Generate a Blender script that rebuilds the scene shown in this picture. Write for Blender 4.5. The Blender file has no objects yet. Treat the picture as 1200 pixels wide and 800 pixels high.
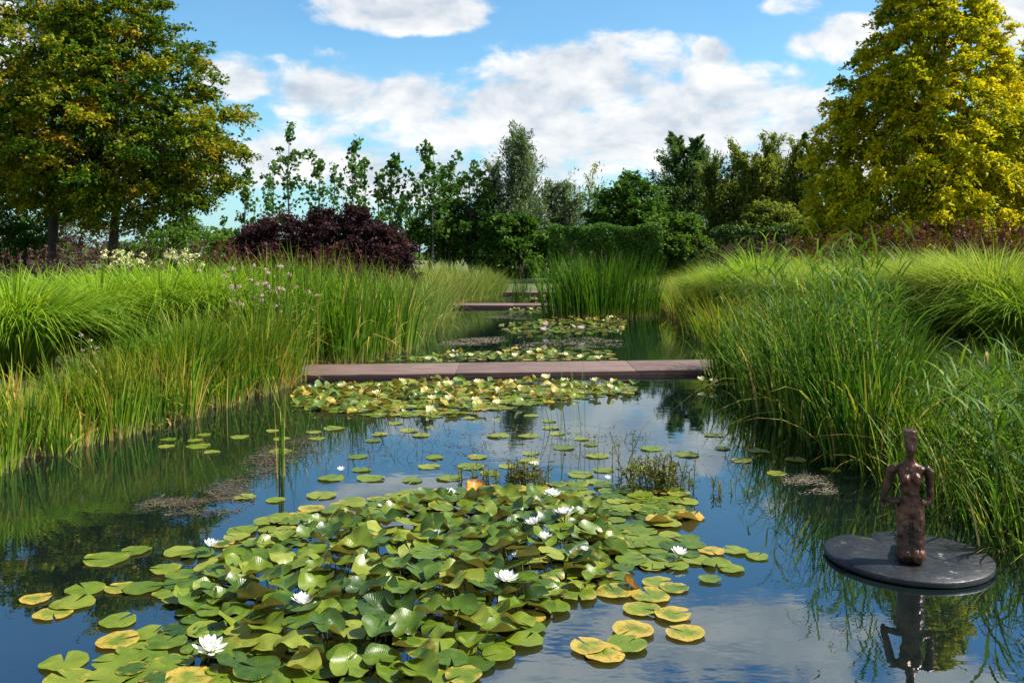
import bpy, math
import numpy as np
from mathutils import Vector, noise as mnoise

SC = bpy.context.scene
COL = SC.collection
F = 1050.0          # focal length in photo pixels (1200 wide)
H = 1.7             # eye height above the water
rng = np.random.default_rng(11)
PI = math.pi

# ------------------------------------------------------------------ helpers
def wp(px, py, z=0.0):
    """photo pixel -> point on the horizontal plane z"""
    Y = (H - z) * F / (py - 300.0)
    return ((px - 600.0) / F * Y, Y)

def xa(px, d):
    return (px - 600.0) / F * d

def za(py, d):
    return H - (py - 300.0) / F * d

def smooth(t):
    t = np.clip(t, 0, 1)
    return t * t * (3 - 2 * t)

def norm(v):
    return v / np.maximum(np.linalg.norm(v, axis=-1, keepdims=True), 1e-9)

def mesh(name, V, faces, mat, attrs=None, smooth_shade=False):
    """V (n,3); faces: list of int arrays (m,k)"""
    me = bpy.data.meshes.new(name)
    V = np.asarray(V, np.float32)
    me.vertices.add(len(V))
    me.vertices.foreach_set('co', V.ravel())
    if not isinstance(faces, (list, tuple)):
        faces = [faces]
    faces = [np.asarray(f, np.int32) for f in faces if len(f)]
    loops = np.concatenate([f.ravel() for f in faces])
    tot = np.concatenate([np.full(len(f), f.shape[1], np.int32) for f in faces])
    start = np.concatenate([[0], np.cumsum(tot)[:-1]]).astype(np.int32)
    me.loops.add(len(loops))
    me.polygons.add(len(tot))
    me.loops.foreach_set('vertex_index', loops)
    me.polygons.foreach_set('loop_start', start)
    me.polygons.foreach_set('loop_total', tot)
    if smooth_shade:
        me.polygons.foreach_set('use_smooth', np.ones(len(tot), bool))
    if attrs:
        for k, a in attrs.items():
            at = me.attributes.new(k, 'FLOAT', 'POINT')
            at.data.foreach_set('value', np.asarray(a, np.float32))
    mats = mat if isinstance(mat, (list, tuple)) else [mat]
    for m in mats:
        me.materials.append(m)
    me.update(calc_edges=True)
    me.validate()
    return me

def link(name, me, parent=None, loc=None):
    o = bpy.data.objects.new(name, me)
    COL.objects.link(o)
    if parent is not None:
        o.parent = parent
    if loc is not None:
        o.location = loc
    return o

def tag(o, label=None, cat=None, group=None, kind=None):
    if label: o['label'] = label
    if cat: o['category'] = cat
    if group: o['group'] = group
    if kind: o['kind'] = kind
    return o

def thing(name, label, cat, loc=(0, 0, 0), group=None, rz=0.0, s=1.0):
    o = bpy.data.objects.new(name, None)
    COL.objects.link(o)
    o.empty_display_size = 0.2
    o.location = loc
    o.rotation_euler = (0, 0, rz)
    o.scale = (s, s, s)
    return tag(o, label, cat, group)

def dup(root, loc, rz=0.0, s=1.0, label=None, group=None):
    r = root.copy(); COL.objects.link(r)
    r.location = loc; r.rotation_euler = (0, 0, rz); r.scale = (s, s, s)
    if label: r['label'] = label
    if group: r['group'] = group
    for ch in list(root.children):
        c = ch.copy(); COL.objects.link(c); c.parent = r
        for g in list(ch.children):
            d = g.copy(); COL.objects.link(d); d.parent = c
    return r

class Geo:
    """accumulates tubes / ribbons / leaves"""
    def __init__(self):
        self.V = []; self.F = []; self.n = 0; self.A = {'tint': [], 'along': []}
    def add(self, V, Fq, tint, along):
        V = np.asarray(V, float)
        self.V.append(V); self.F.append(np.asarray(Fq) + self.n); self.n += len(V)
        self.A['tint'].append(np.broadcast_to(tint, (len(V),)).astype(float))
        self.A['along'].append(np.broadcast_to(along, (len(V),)).astype(float))
    def build(self, name, mat, smooth_shade=False):
        if not self.V: return None
        by = {}
        for f in self.F: by.setdefault(f.shape[1], []).append(f)
        return mesh(name, np.concatenate(self.V), [np.concatenate(x) for x in by.values()], mat,
                    {k: np.concatenate(a) for k, a in self.A.items()}, smooth_shade)

def tube(g, pts, rad, sides=7, tint=0.5, cap=True):
    pts = np.asarray(pts, float); rad = np.broadcast_to(rad, (len(pts),))
    d = np.gradient(pts, axis=0); d = norm(d)
    ref = np.array([0.31, 0.95, 0.05]) if abs(d[0][2]) > .5 else np.array([0.05, 0.1, 1.0])
    a = norm(np.cross(d, ref)); b = np.cross(d, a)
    th = np.linspace(0, 2 * PI, sides, endpoint=False)
    ring = pts[:, None, :] + rad[:, None, None] * (np.cos(th)[None, :, None] * a[:, None, :] + np.sin(th)[None, :, None] * b[:, None, :])
    V = ring.reshape(-1, 3)
    k = np.arange(len(pts) - 1)[:, None] * sides; s = np.arange(sides)[None, :]; s2 = (s + 1) % sides
    Fq = np.stack([k + s, k + s2, k + sides + s2, k + sides + s], -1).reshape(-1, 4)
    al = np.repeat(np.linspace(0, 1, len(pts)), sides)
    g.add(V, Fq, tint, al)
    if cap:
        c = np.array([pts[0], pts[-1]]); nV = len(V)
        base = g.n - nV
        t0 = [[base + i, base + (i + 1) % sides, g.n] for i in range(sides)]
        L = base + (len(pts) - 1) * sides
        t1 = [[L + (i + 1) % sides, L + i, g.n + 1] for i in range(sides)]
        off = g.n
        g.add(c, np.array(t0 + t1) - off, tint, [0, 1])

def ribbons(g, base, h, az, lean, arch, droop, w, tint, seg=5, twist=None, r=rng):
    """grass blades. horizontal travel = h*(lean*t + arch*t^2.2); rise = h*(t - droop*t^3)"""
    n = len(base)
    h, az, lean, arch, droop, w, tint = [np.broadcast_to(x, (n,)).astype(float) for x in (h, az, lean, arch, droop, w, tint)]
    t = np.linspace(0, 1, seg + 1)[None, :]
    hor = h[:, None] * (lean[:, None] * t + arch[:, None] * t ** 2.2)
    ver = h[:, None] * (t - droop[:, None] * t ** 3)
    d = np.stack([np.cos(az), np.sin(az)], -1)
    P = np.empty((n, seg + 1, 3))
    P[..., 0] = base[:, None, 0] + hor * d[:, None, 0]
    P[..., 1] = base[:, None, 1] + hor * d[:, None, 1]
    P[..., 2] = base[:, None, 2] + ver
    tw = az + PI / 2 + r.normal(0, .5, n) if twist is None else twist
    side = np.stack([np.cos(tw), np.sin(tw), np.zeros(n)], -1)
    prof = np.minimum(1, .55 + 1.6 * t) * (1 - t ** 2.5) + .03
    off = side[:, None, :] * (w[:, None] * prof * .5)[..., None]
    V = np.stack([P - off, P + off], 2).reshape(-1, 3)
    k = (np.arange(n) * (seg + 1) * 2)[:, None] + (np.arange(seg) * 2)[None, :]
    Fq = np.stack([k, k + 1, k + 3, k + 2], -1).reshape(-1, 4)
    g.add(V, Fq, np.repeat(tint, (seg + 1) * 2), np.tile(np.repeat(t[0], 2), n))

def leaves(g, c, a, nrm, s, ratio, tint, fold=.12):
    """diamond leaves: centre, long axis, normal, length"""
    n = len(c); s = np.broadcast_to(s, (n,))[:, None]
    a = norm(a); b = norm(np.cross(nrm, a)); m = np.cross(a, b)
    V = np.stack([c - a * s * .5, c + b * s * ratio * .5 - a * s * .05 + m * s * fold, c + a * s * .5, c - b * s * ratio * .5 - a * s * .05 + m * s * fold], 1).reshape(-1, 3)
    Fq = np.arange(n * 4).reshape(n, 4)
    g.add(V, Fq, np.repeat(np.broadcast_to(tint, (n,)), 4), np.tile([0, .5, 1, .5], n))

# ------------------------------------------------------------------ materials
def newmat(name):
    m = bpy.data.materials.new(name); m.use_nodes = True
    nt = m.node_tree; nt.nodes.clear()
    out = nt.nodes.new('ShaderNodeOutputMaterial')
    return m, nt, out

def N(nt, typ, **kw):
    n = nt.nodes.new(typ)
    for k, v in kw.items():
        if k in n.inputs: n.inputs[k].default_value = v
        else: setattr(n, k, v)
    return n

def ramp(nt, fac, stops, interp='LINEAR'):
    r = nt.nodes.new('ShaderNodeValToRGB'); cr = r.color_ramp; cr.interpolation = interp
    while len(cr.elements) < len(stops): cr.elements.new(.5)
    for e, (p, c) in zip(cr.elements, stops):
        e.position = p; e.color = (*c, 1) if len(c) == 3 else c
    nt.links.new(fac, r.inputs[0])
    return r.outputs[0]

def mix(nt, fac, a, b, typ='MIX'):
    n = nt.nodes.new('ShaderNodeMix'); n.data_type = 'RGBA'; n.blend_type = typ
    for i, v in ((0, fac), (6, a), (7, b)):
        if isinstance(v, (int, float)): n.inputs[i].default_value = v
        elif isinstance(v, tuple): n.inputs[i].default_value = (*v, 1)
        else: nt.links.new(v, n.inputs[i])
    return n.outputs[2]

def math_(nt, op, a, b=None, c=None, clamp=False):
    n = nt.nodes.new('ShaderNodeMath'); n.operation = op; n.use_clamp = clamp
    for i, v in enumerate((a, b, c)):
        if v is None: continue
        if isinstance(v, (int, float)): n.inputs[i].default_value = v
        else: nt.links.new(v, n.inputs[i])
    return n.outputs[0]

def attr(nt, name):
    n = nt.nodes.new('ShaderNodeAttribute'); n.attribute_name = name
    return n.outputs['Fac']

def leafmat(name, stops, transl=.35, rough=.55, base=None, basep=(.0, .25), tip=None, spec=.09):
    """foliage: colour from a per-leaf random tint; blades may have a dry foot / tip, or shade painted into the foot"""
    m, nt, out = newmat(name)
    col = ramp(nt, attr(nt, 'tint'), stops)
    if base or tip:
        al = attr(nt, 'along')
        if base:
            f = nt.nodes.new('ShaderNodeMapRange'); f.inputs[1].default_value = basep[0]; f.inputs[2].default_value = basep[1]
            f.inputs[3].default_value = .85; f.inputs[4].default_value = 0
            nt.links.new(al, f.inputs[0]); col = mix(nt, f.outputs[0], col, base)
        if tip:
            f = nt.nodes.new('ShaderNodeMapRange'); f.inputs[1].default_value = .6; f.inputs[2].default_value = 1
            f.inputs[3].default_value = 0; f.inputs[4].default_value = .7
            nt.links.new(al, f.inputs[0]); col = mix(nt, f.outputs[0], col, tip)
    p = N(nt, 'ShaderNodeBsdfPrincipled', Roughness=rough)
    p.inputs['Specular IOR Level'].default_value = spec
    nt.links.new(col, p.inputs['Base Color'])
    t = nt.nodes.new('ShaderNodeBsdfTranslucent')
    tc = mix(nt, 1.0, col, (1.25, 1.15, .55), 'MULTIPLY')
    nt.links.new(tc, t.inputs[0])
    mx = nt.nodes.new('ShaderNodeMixShader'); mx.inputs[0].default_value = transl
    nt.links.new(p.outputs[0], mx.inputs[1]); nt.links.new(t.outputs[0], mx.inputs[2])
    nt.links.new(mx.outputs[0], out.inputs[0])
    return m

def noisemat(name, stops, scale, rough=.8, bump=.3, metallic=0.0, detail=6, stretch=None, bscale=None, rstops=None, coord='Object', spec=.5):
    m, nt, out = newmat(name)
    tc = nt.nodes.new('ShaderNodeTexCoord'); src = tc.outputs[coord]
    if stretch:
        mp = nt.nodes.new('ShaderNodeMapping'); mp.inputs['Scale'].default_value = stretch
        nt.links.new(src, mp.inputs[0]); src = mp.outputs[0]
    n = N(nt, 'ShaderNodeTexNoise', Scale=scale, Detail=detail, Roughness=.65); nt.links.new(src, n.inputs['Vector'])
    p = N(nt, 'ShaderNodeBsdfPrincipled', Roughness=rough, Metallic=metallic); p.inputs['Specular IOR Level'].default_value = spec
    nt.links.new(ramp(nt, n.outputs['Fac'], stops), p.inputs['Base Color'])
    n2 = N(nt, 'ShaderNodeTexNoise', Scale=bscale or scale * 3, Detail=5.0); nt.links.new(src, n2.inputs['Vector'])
    if rstops:
        nt.links.new(ramp(nt, n2.outputs['Fac'], [(a, (b, b, b)) for a, b in rstops]), p.inputs['Roughness'])
    b = N(nt, 'ShaderNodeBump', Strength=bump, Distance=.02); nt.links.new(n2.outputs['Fac'], b.inputs['Height'])
    nt.links.new(b.outputs[0], p.inputs['Normal'])
    nt.links.new(p.outputs[0], out.inputs[0])
    return m

M = {}
M['bark'] = noisemat('bark', [(.3, (.02, .015, .011)), (.7, (.06, .047, .036))], 6, .9, .6, stretch=(1, 1, .25))
M['bark_pale'] = noisemat('bark_pale', [(.3, (.07, .065, .05)), (.7, (.16, .15, .12))], 6, .9, .5, stretch=(1, 1, .25))
M['leaf_autumn'] = leafmat('leaf_autumn', [(0, (.02, .06, .006)), (.45, (.06, .12, .007)), (.7, (.18, .21, .008)), (.93, (.36, .29, .012)), (1, (.3, .17, .015))], .33)
M['leaf_gold'] = leafmat('leaf_gold', [(0, (.06, .13, .006)), (.3, (.2, .25, .006)), (.6, (.5, .47, .006)), (1, (.72, .6, .012))], .33)
M['leaf_poplar'] = leafmat('leaf_poplar', [(0, (.025, .08, .018)), (.6, (.06, .14, .03)), (1, (.13, .2, .05))], .35, .4)
M['leaf_willow'] = leafmat('leaf_willow', [(0, (.05, .1, .045)), (.6, (.12, .18, .09)), (1, (.25, .3, .18))], .3, .5)
M['leaf_willow_gold'] = leafmat('leaf_willow_gold', [(0, (.07, .12, .02)), (.6, (.15, .2, .03)), (1, (.27, .28, .05))], .35)
M['leaf_dark'] = leafmat('leaf_dark', [(0, (.025, .075, .01)), (.6, (.06, .14, .018)), (1, (.12, .21, .035))], .32)
M['leaf_conifer'] = leafmat('leaf_conifer', [(0, (.035, .09, .03)), (.6, (.08, .16, .045)), (1, (.14, .22, .06))], .32)
M['leaf_laurel'] = leafmat('leaf_laurel', [(0, (.018, .05, .008)), (.6, (.04, .09, .014)), (1, (.07, .13, .02))], .2, .6, spec=.15)
M['leaf_mid'] = leafmat('leaf_mid', [(0, (.035, .09, .01)), (.6, (.08, .16, .02)), (1, (.14, .22, .035))], .35)
M['leaf_purple'] = leafmat('leaf_purple', [(0, (.01, .006, .009)), (.5, (.028, .013, .018)), (.85, (.06, .025, .03)), (1, (.1, .05, .04))], .25)
M['leaf_red'] = leafmat('leaf_red', [(0, (.03, .014, .014)), (.4, (.075, .024, .026)), (.72, (.14, .03, .038)), (.86, (.06, .06, .018)), (1, (.22, .06, .06))], .33)
M['leaf_mauve'] = leafmat('leaf_mauve', [(0, (.03, .016, .018)), (.5, (.085, .042, .045)), (.85, (.15, .085, .08)), (1, (.07, .08, .025))], .3)
M['fountain'] = leafmat('fountain', [(0, (.07, .16, .01)), (.5, (.165, .29, .018)), (1, (.31, .43, .045))], .4, .55, base=(.025, .05, .006), basep=(0, .38))  # dark foot: shade at the mound base painted into the blade colour
M['fountain_pale'] = leafmat('fountain_pale', [(0, (.08, .15, .016)), (.5, (.19, .28, .035)), (1, (.36, .41, .09))], .4, .55, base=(.025, .05, .008), basep=(0, .38))  # same painted shade darkening the lower part of each blade
M['sedge'] = leafmat('sedge', [(0, (.025, .085, .005)), (.45, (.1, .2, .011)), (.8, (.21, .29, .02)), (.92, (.34, .3, .04)), (1, (.48, .3, .08))], .4, .55, base=(.3, .23, .11), basep=(.02, .33), tip=(.22, .21, .025))
M['cattail'] = leafmat('cattail', [(0, (.02, .07, .005)), (.45, (.08, .175, .009)), (.8, (.19, .285, .022)), (.93, (.27, .33, .05)), (1, (.45, .32, .11))], .4, .5, base=(.27, .21, .08), basep=(.0, .22))
M['reed'] = leafmat('reed', [(0, (.012, .05, .006)), (.4, (.05, .125, .01)), (.7, (.12, .2, .02)), (.88, (.2, .27, .035)), (.95, (.34, .28, .06)), (1, (.45, .34, .14))], .38, .5, base=(.1, .1, .025), basep=(.0, .15))
M['bluegrass'] = leafmat('bluegrass', [(0, (.06, .12, .02)), (.5, (.14, .22, .035)), (.85, (.26, .29, .07)), (1, (.38, .27, .1))], .38, .55, base=(.15, .13, .04), basep=(.0, .2))
M['aquatic'] = leafmat('aquatic', [(0, (.05, .08, .015)), (.5, (.12, .15, .03)), (.8, (.18, .13, .05)), (1, (.12, .05, .03))], .3)
M['bits'] = leafmat('bits', [(0, (.05, .04, .03)), (.4, (.13, .105, .08)), (.75, (.26, .22, .17)), (.9, (.12, .14, .05)), (1, (.34, .3, .24))], .1, .7)
M['bits_dark'] = leafmat('bits_dark', [(0, (.025, .022, .016)), (.5, (.07, .055, .04)), (.8, (.13, .1, .07)), (1, (.1, .13, .05))], .1, .6)
M['cream'] = leafmat('cream', [(0, (.35, .36, .12)), (1, (.72, .68, .42))], .25)
M['pink'] = leafmat('pink', [(0, (.4, .22, .3)), (1, (.7, .5, .55))], .25)
M['seed_head'] = noisemat('seed_head', [(.3, (.035, .02, .012)), (.7, (.08, .045, .025))], 60, .9)

def petalmat(name, a, b):
    m, nt, out = newmat(name)
    col = mix(nt, attr(nt, 'along'), a, b)
    p = N(nt, 'ShaderNodeBsdfPrincipled', Roughness=.45); nt.links.new(col, p.inputs['Base Color'])
    t = nt.nodes.new('ShaderNodeBsdfTranslucent'); nt.links.new(col, t.inputs[0])
    mx = nt.nodes.new('ShaderNodeMixShader'); mx.inputs[0].default_value = .3
    nt.links.new(p.outputs[0], mx.inputs[1]); nt.links.new(t.outputs[0], mx.inputs[2]); nt.links.new(mx.outputs[0], out.inputs[0])
    return m
M['petal'] = petalmat('petal', (.8, .8, .72), (.86, .86, .84))
M['petal_yellow'] = petalmat('petal_yellow', (.8, .75, .35), (.84, .82, .55))
M['petal_pink'] = petalmat('petal_pink', (.7, .45, .55), (.8, .65, .72))
M['stamen'] = petalmat('stamen', (.75, .42, .03), (.85, .6, .06))
M['stem'] = noisemat('stem', [(.3, (.05, .08, .02)), (.7, (.12, .12, .04))], 9, .5, .1)

def padmat(name, per_object):
    m, nt, out = newmat(name)
    tc = nt.nodes.new('ShaderNodeTexCoord')
    if per_object:
        oi = nt.nodes.new('ShaderNodeObjectInfo'); sep = nt.nodes.new('ShaderNodeSeparateColor')
        nt.links.new(oi.outputs['Color'], sep.inputs[0])
        tint, yel, rnd = sep.outputs[0], sep.outputs[1], oi.outputs['Random']
        vm = nt.nodes.new('ShaderNodeVectorMath'); vm.operation = 'ADD'
        cb = nt.nodes.new('ShaderNodeCombineXYZ'); nt.links.new(math_(nt, 'MULTIPLY', rnd, 37.0), cb.inputs[0]); nt.links.new(math_(nt, 'MULTIPLY', rnd, 91.0), cb.inputs[2])
        nt.links.new(tc.outputs['Object'], vm.inputs[0]); nt.links.new(cb.outputs[0], vm.inputs[1]); vec = vm.outputs[0]
    else:
        tint = attr(nt, 'tint'); yel = attr(nt, 'yel'); vec = tc.outputs['Object']
    ang, rad = attr(nt, 'ang'), attr(nt, 'rad')
    n1 = N(nt, 'ShaderNodeTexNoise', Scale=11.0, Detail=5.0, Roughness=.65); nt.links.new(vec, n1.inputs['Vector'])
    n2 = N(nt, 'ShaderNodeTexNoise', Scale=38.0, Detail=6.0, Roughness=.7); nt.links.new(vec, n2.inputs['Vector'])
    t2 = math_(nt, 'ADD', tint, math_(nt, 'MULTIPLY', math_(nt, 'SUBTRACT', n1.outputs['Fac'], .5), .7), clamp=True)
    green = ramp(nt, t2, [(0, (.012, .038, .002)), (.35, (.045, .092, .003)), (.65, (.115, .16, .006)), (1, (.2, .22, .026))])
    # veins
    v = math_(nt, 'SINE', math_(nt, 'MULTIPLY', ang, 20.0))
    v = math_(nt, 'POWER', math_(nt, 'ABSOLUTE', v), 14.0)
    v = math_(nt, 'MULTIPLY', v, math_(nt, 'SUBTRACT', .62, math_(nt, 'MULTIPLY', rad, .4)), clamp=True)
    green = mix(nt, v, green, (.17, .23, .045))
    # yellowing from the rim inwards, and brown rot
    e = math_(nt, 'ADD', math_(nt, 'MULTIPLY', rad, .45), n1.outputs['Fac'])
    e = math_(nt, 'ADD', e, math_(nt, 'MULTIPLY', yel, 1.15))
    f = nt.nodes.new('ShaderNodeMapRange'); f.inputs[1].default_value = 1.17; f.inputs[2].default_value = 1.45; nt.links.new(e, f.inputs[0])
    yc = ramp(nt, n2.outputs['Fac'], [(.32, (.27, .26, .035)), (.5, (.4, .29, .045)), (.6, (.3, .17, .03)), (.7, (.16, .07, .02))])
    og = nt.nodes.new('ShaderNodeMapRange'); og.inputs[1].default_value = .55; og.inputs[2].default_value = .85
    if per_object:
        nt.links.new(yel, og.inputs[0]); yc = mix(nt, og.outputs[0], yc, mix(nt, n2.outputs['Fac'], (.75, .36, .02), (.45, .12, .02)))
    col = mix(nt, f.outputs[0], green, yc)
    f2 = nt.nodes.new('ShaderNodeMapRange'); f2.inputs[1].default_value = 1.86; f2.inputs[2].default_value = 1.98; nt.links.new(math_(nt, 'ADD', e, math_(nt, 'MULTIPLY', n2.outputs['Fac'], .25)), f2.inputs[0])
    col = mix(nt, f2.outputs[0], col, (.09, .035, .015))
    sp = nt.nodes.new('ShaderNodeMapRange'); sp.inputs[1].default_value = .64; sp.inputs[2].default_value = .7; nt.links.new(n2.outputs['Fac'], sp.inputs[0])
    col = mix(nt, math_(nt, 'MULTIPLY', sp.outputs[0], .7), col, (.12, .075, .02))
    geo = nt.nodes.new('ShaderNodeNewGeometry')
    under = mix(nt, .55, col, (.2, .15, .06))
    col = mix(nt, geo.outputs['Backfacing'], col, under)
    p = N(nt, 'ShaderNodeBsdfPrincipled', Roughness=.33); p.inputs['Specular IOR Level'].default_value = .42
    nt.links.new(col, p.inputs['Base Color'])
    nt.links.new(ramp(nt, n1.outputs['Fac'], [(.35, (.24,) * 3), (.7, (.55,) * 3)]), p.inputs['Roughness'])
    b = N(nt, 'ShaderNodeBump', Strength=.35, Distance=.004)
    nt.links.new(math_(nt, 'ADD', math_(nt, 'MULTIPLY', v, -1.0), n1.outputs['Fac']), b.inputs['Height']); nt.links.new(b.outputs[0], p.inputs['Normal'])
    t = nt.nodes.new('ShaderNodeBsdfTranslucent'); nt.links.new(mix(nt, 1.0, col, (1.2, 1.1, .5), 'MULTIPLY'), t.inputs[0])
    mx = nt.nodes.new('ShaderNodeMixShader'); mx.inputs[0].default_value = .22
    nt.links.new(p.outputs[0], mx.inputs[1]); nt.links.new(t.outputs[0], mx.inputs[2]); nt.links.new(mx.outputs[0], out.inputs[0])
    return m
M['pad'] = padmat('lily_pad', True)
M['pads'] = padmat('lily_pad_mass', False)

def watermat():
    m, nt, out = newmat('pond_water')
    tc = nt.nodes.new('ShaderNodeTexCoord')
    mp = nt.nodes.new('ShaderNodeMapping'); mp.inputs['Scale'].default_value = (1, 1.6, 1); nt.links.new(tc.outputs['Object'], mp.inputs[0])
    n = N(nt, 'ShaderNodeTexNoise', Scale=3.2, Detail=3.0, Roughness=.55); nt.links.new(mp.outputs[0], n.inputs['Vector'])
    n2 = N(nt, 'ShaderNodeTexNoise', Scale=.35, Detail=2.0); nt.links.new(tc.outputs['Object'], n2.inputs['Vector'])
    k = nt.nodes.new('ShaderNodeMapRange'); k.inputs[1].default_value = .4; k.inputs[2].default_value = .65; k.inputs[3].default_value = .006; k.inputs[4].default_value = .03
    nt.links.new(n2.outputs['Fac'], k.inputs[0])
    b = N(nt, 'ShaderNodeBump', Distance=.06); nt.links.new(n.outputs['Fac'], b.inputs['Height']); nt.links.new(k.outputs[0], b.inputs['Strength'])
    d = N(nt, 'ShaderNodeBsdfDiffuse', Color=(.004, .007, .006, 1))
    gl = N(nt, 'ShaderNodeBsdfGlossy', Roughness=.012, Color=(.82, .94, 1, 1)); nt.links.new(b.outputs[0], gl.inputs['Normal'])
    fr = N(nt, 'ShaderNodeFresnel', IOR=WATER_IOR); nt.links.new(b.outputs[0], fr.inputs['Normal'])
    mx = nt.nodes.new('ShaderNodeMixShader'); nt.links.new(fr.outputs[0], mx.inputs[0]); nt.links.new(d.outputs[0], mx.inputs[1]); nt.links.new(gl.outputs[0], mx.inputs[2])
    nt.links.new(mx.outputs[0], out.inputs[0])
    return m
WATER_IOR = 3.0
M['water'] = watermat()
M['ground'] = noisemat('ground', [(.3, (.03, .035, .012)), (.5, (.06, .08, .02)), (.7, (.1, .11, .035))], .9, .95, .5, bscale=14, coord='Object')
M['corten'] = noisemat('corten', [(.3, (.085, .052, .042)), (.5, (.125, .08, .066)), (.7, (.165, .112, .096))], 2.6, .6, .1, stretch=(.8, 3, 1), bscale=60, rstops=[(.3, .5), (.7, .8)], spec=.3)
M['corten_shaded'] = noisemat('corten_shaded', [(.3, (.045, .018, .014)), (.7, (.095, .038, .03))], 3.5, .7, .1, stretch=(1, 1, .3), bscale=50)  # shaded copy of the corten: unlit bridge front darkened in its colour
M['bronze'] = noisemat('bronze', [(.28, (.012, .006, .004)), (.45, (.045, .02, .012)), (.6, (.13, .06, .034)), (.78, (.3, .17, .115))], 8, .35, .5, .55, bscale=34, rstops=[(.35, .2), (.7, .5)])
M['disc'] = noisemat('disc', [(.3, (.007, .008, .01)), (.6, (.014, .016, .019)), (.66, (.035, .037, .038)), (.72, (.22, .21, .18))], 9, .45, .15, 0, bscale=30, rstops=[(.3, .36), (.7, .6)], spec=.28)
M['disc_edge'] = noisemat('disc_edge', [(.3, (.008, .01, .012)), (.7, (.03, .032, .036))], 12, .35, .2, .2)

# ------------------------------------------------------------------ terrain and water
YL = np.array([-6, 3, 5, 7.3, 9.4, 11.5, 13.5, 16, 20, 25, 29, 32, 38, 46.]); XL = np.array([-4.6, -4.55, -4.4, -4.2, -3.55, -3.15, -2.95, -2.15, -2.1, -2.2, -2.5, -2.0, -.9, -.6])
YR = np.array([-6, 4, 9, 12, 13.6, 15, 18, 25, 30, 38, 46.]); XR = np.array([6.6, 6.4, 6.4, 6.2, 5.0, 4.4, 4.4, 4.6, 4.6, 3.6, 3.0])
def xl(Y): return np.interp(Y, YL, XL)
def xr(Y): return np.interp(Y, YR, XR)
def terr(x, y):
    x = np.asarray(x, float); y = np.asarray(y, float)
    s = np.maximum(np.maximum(xl(y) - x, x - xr(y)), np.maximum(y - 43.5, -5.5 - y))
    z = np.where(s < 0, -.55 * smooth(-s / 1.3) - .02, .03 + .42 * smooth(s / 3.2) + .015 * np.sin(x * 1.9 + y) * np.sin(y * 1.3))
    return np.where(s > 60, z - .0 + .0, z)
def tz(x, y): return float(terr(x, y))

def grid_axis(a, b, step, far, lo=True):
    core = np.arange(a, b + 1e-6, step)
    out = []; d = step; p = b
    while p < far: d *= 1.35; p += d; out.append(p)
    neg = []; d = step; p = a
    while p > -far: d *= 1.35; p -= d; neg.append(p)
    return np.concatenate([neg[::-1], core, out])
gx = grid_axis(-12, 12, .22, 1800); gy = grid_axis(-7, 46, .25, 2500)
GX, GY = np.meshgrid(gx, gy); GZ = terr(GX, GY)
nx = len(gx); ny = len(gy)
idx = np.arange(nx * ny).reshape(ny, nx)
gf = np.stack([idx[:-1, :-1], idx[:-1, 1:], idx[1:, 1:], idx[1:, :-1]], -1).reshape(-1, 4)
tag(link('ground', mesh('ground', np.stack([GX, GY, GZ], -1).reshape(-1, 3), gf, M['ground'], smooth_shade=True)), kind='structure')
wv = np.array([[-6.5, -6.3, 0], [8.5, -6.3, 0], [8.5, 45.5, 0], [-6.5, 45.5, 0]], float)
tag(link('pond_water', mesh('pond_water', wv, np.array([[0, 1, 2, 3]]), M['water'])), kind='structure')

# ------------------------------------------------------------------ footbridges
def slab(x0, x1, d0, d1, z0, z1, yaw_dy, bevel=.012):
    """box whose left end is nearer by yaw_dy; returns verts/faces"""
    V = []
    for z in (z0, z1):
        for (x, y) in ((x0, d0), (x1, d0 + yaw_dy), (x1, d1 + yaw_dy), (x0, d1)):
            V.append((x, y, z))
    Fq = [[0, 3, 2, 1], [4, 5, 6, 7], [0, 1, 5, 4], [1, 2, 6, 5], [2, 3, 7, 6], [3, 0, 4, 7]]
    return np.array(V, float), np.array(Fq)

def bevelled(me, w=.012, seg=2):
    import bmesh
    bm = bmesh.new(); bm.from_mesh(me)
    bmesh.ops.bevel(bm, geom=list(bm.edges), offset=w, segments=seg, affect='EDGES', profile=.5)
    bm.to_mesh(me); bm.free(); me.update()
    return me

def footbridge(label, x0, x1, d0, depth, top, dy, ncol):
    cx = (x0 + x1) / 2
    t = thing('footbridge', label, 'footbridge', (cx, d0, 0), 'low brown footbridges across the pond')
    L = x1 - x0
    k = max(2, round(L / 2.4)); step = L / k
    for i in range(k):    # deck plates with a joint between them
        a = x0 - cx + i * step; b = a + step - .006
        V, Fq = slab(a, b, 0, depth, top - .03, top, 0)
        V[:, 1] += (V[:, 0] + L / 2) / L * dy
        link('deck_plate', bevelled(mesh('deck_plate', V, Fq, M['corten']), .005), t)
    for nm, a, b in (('edge_beam', .012, .05), ('edge_beam', depth - .05, depth - .012)):
        V, Fq = slab(-L / 2 + .01, L / 2 - .01, a, b, -.06, top - .032, 0)
        V[:, 1] += (V[:, 0] + L / 2) / L * dy
        link(nm, bevelled(mesh(nm, V, Fq, M['corten_shaded']), .004), t)
    for i in range(ncol):
        a = -L / 2 + L * (i + .5) / ncol
        V, Fq = slab(a - .08, a + .08, depth * .3, depth * .7, -.58, top - .034, 0)
        V[:, 1] += (V[:, 0] + L / 2) / L * dy
        link('pier', mesh('pier', V, Fq, M['corten_shaded']), t)
    return t
footbridge('nearest and longest brown steel footbridge, crossing behind the white-flowered lily bed', -3.35, 6.9, 12.22, 1.2, .072, 1.09, 4)
footbridge('second brown footbridge, half hidden behind the tall reed clump in mid water', -2.25, 4.7, 29.2, 1.3, .1, .1, 3)
footbridge('farthest brown footbridge, a thin strip under the dark hedge', -1.3, 3.6, 39.2, 1.2, .12, .0, 2)

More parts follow.
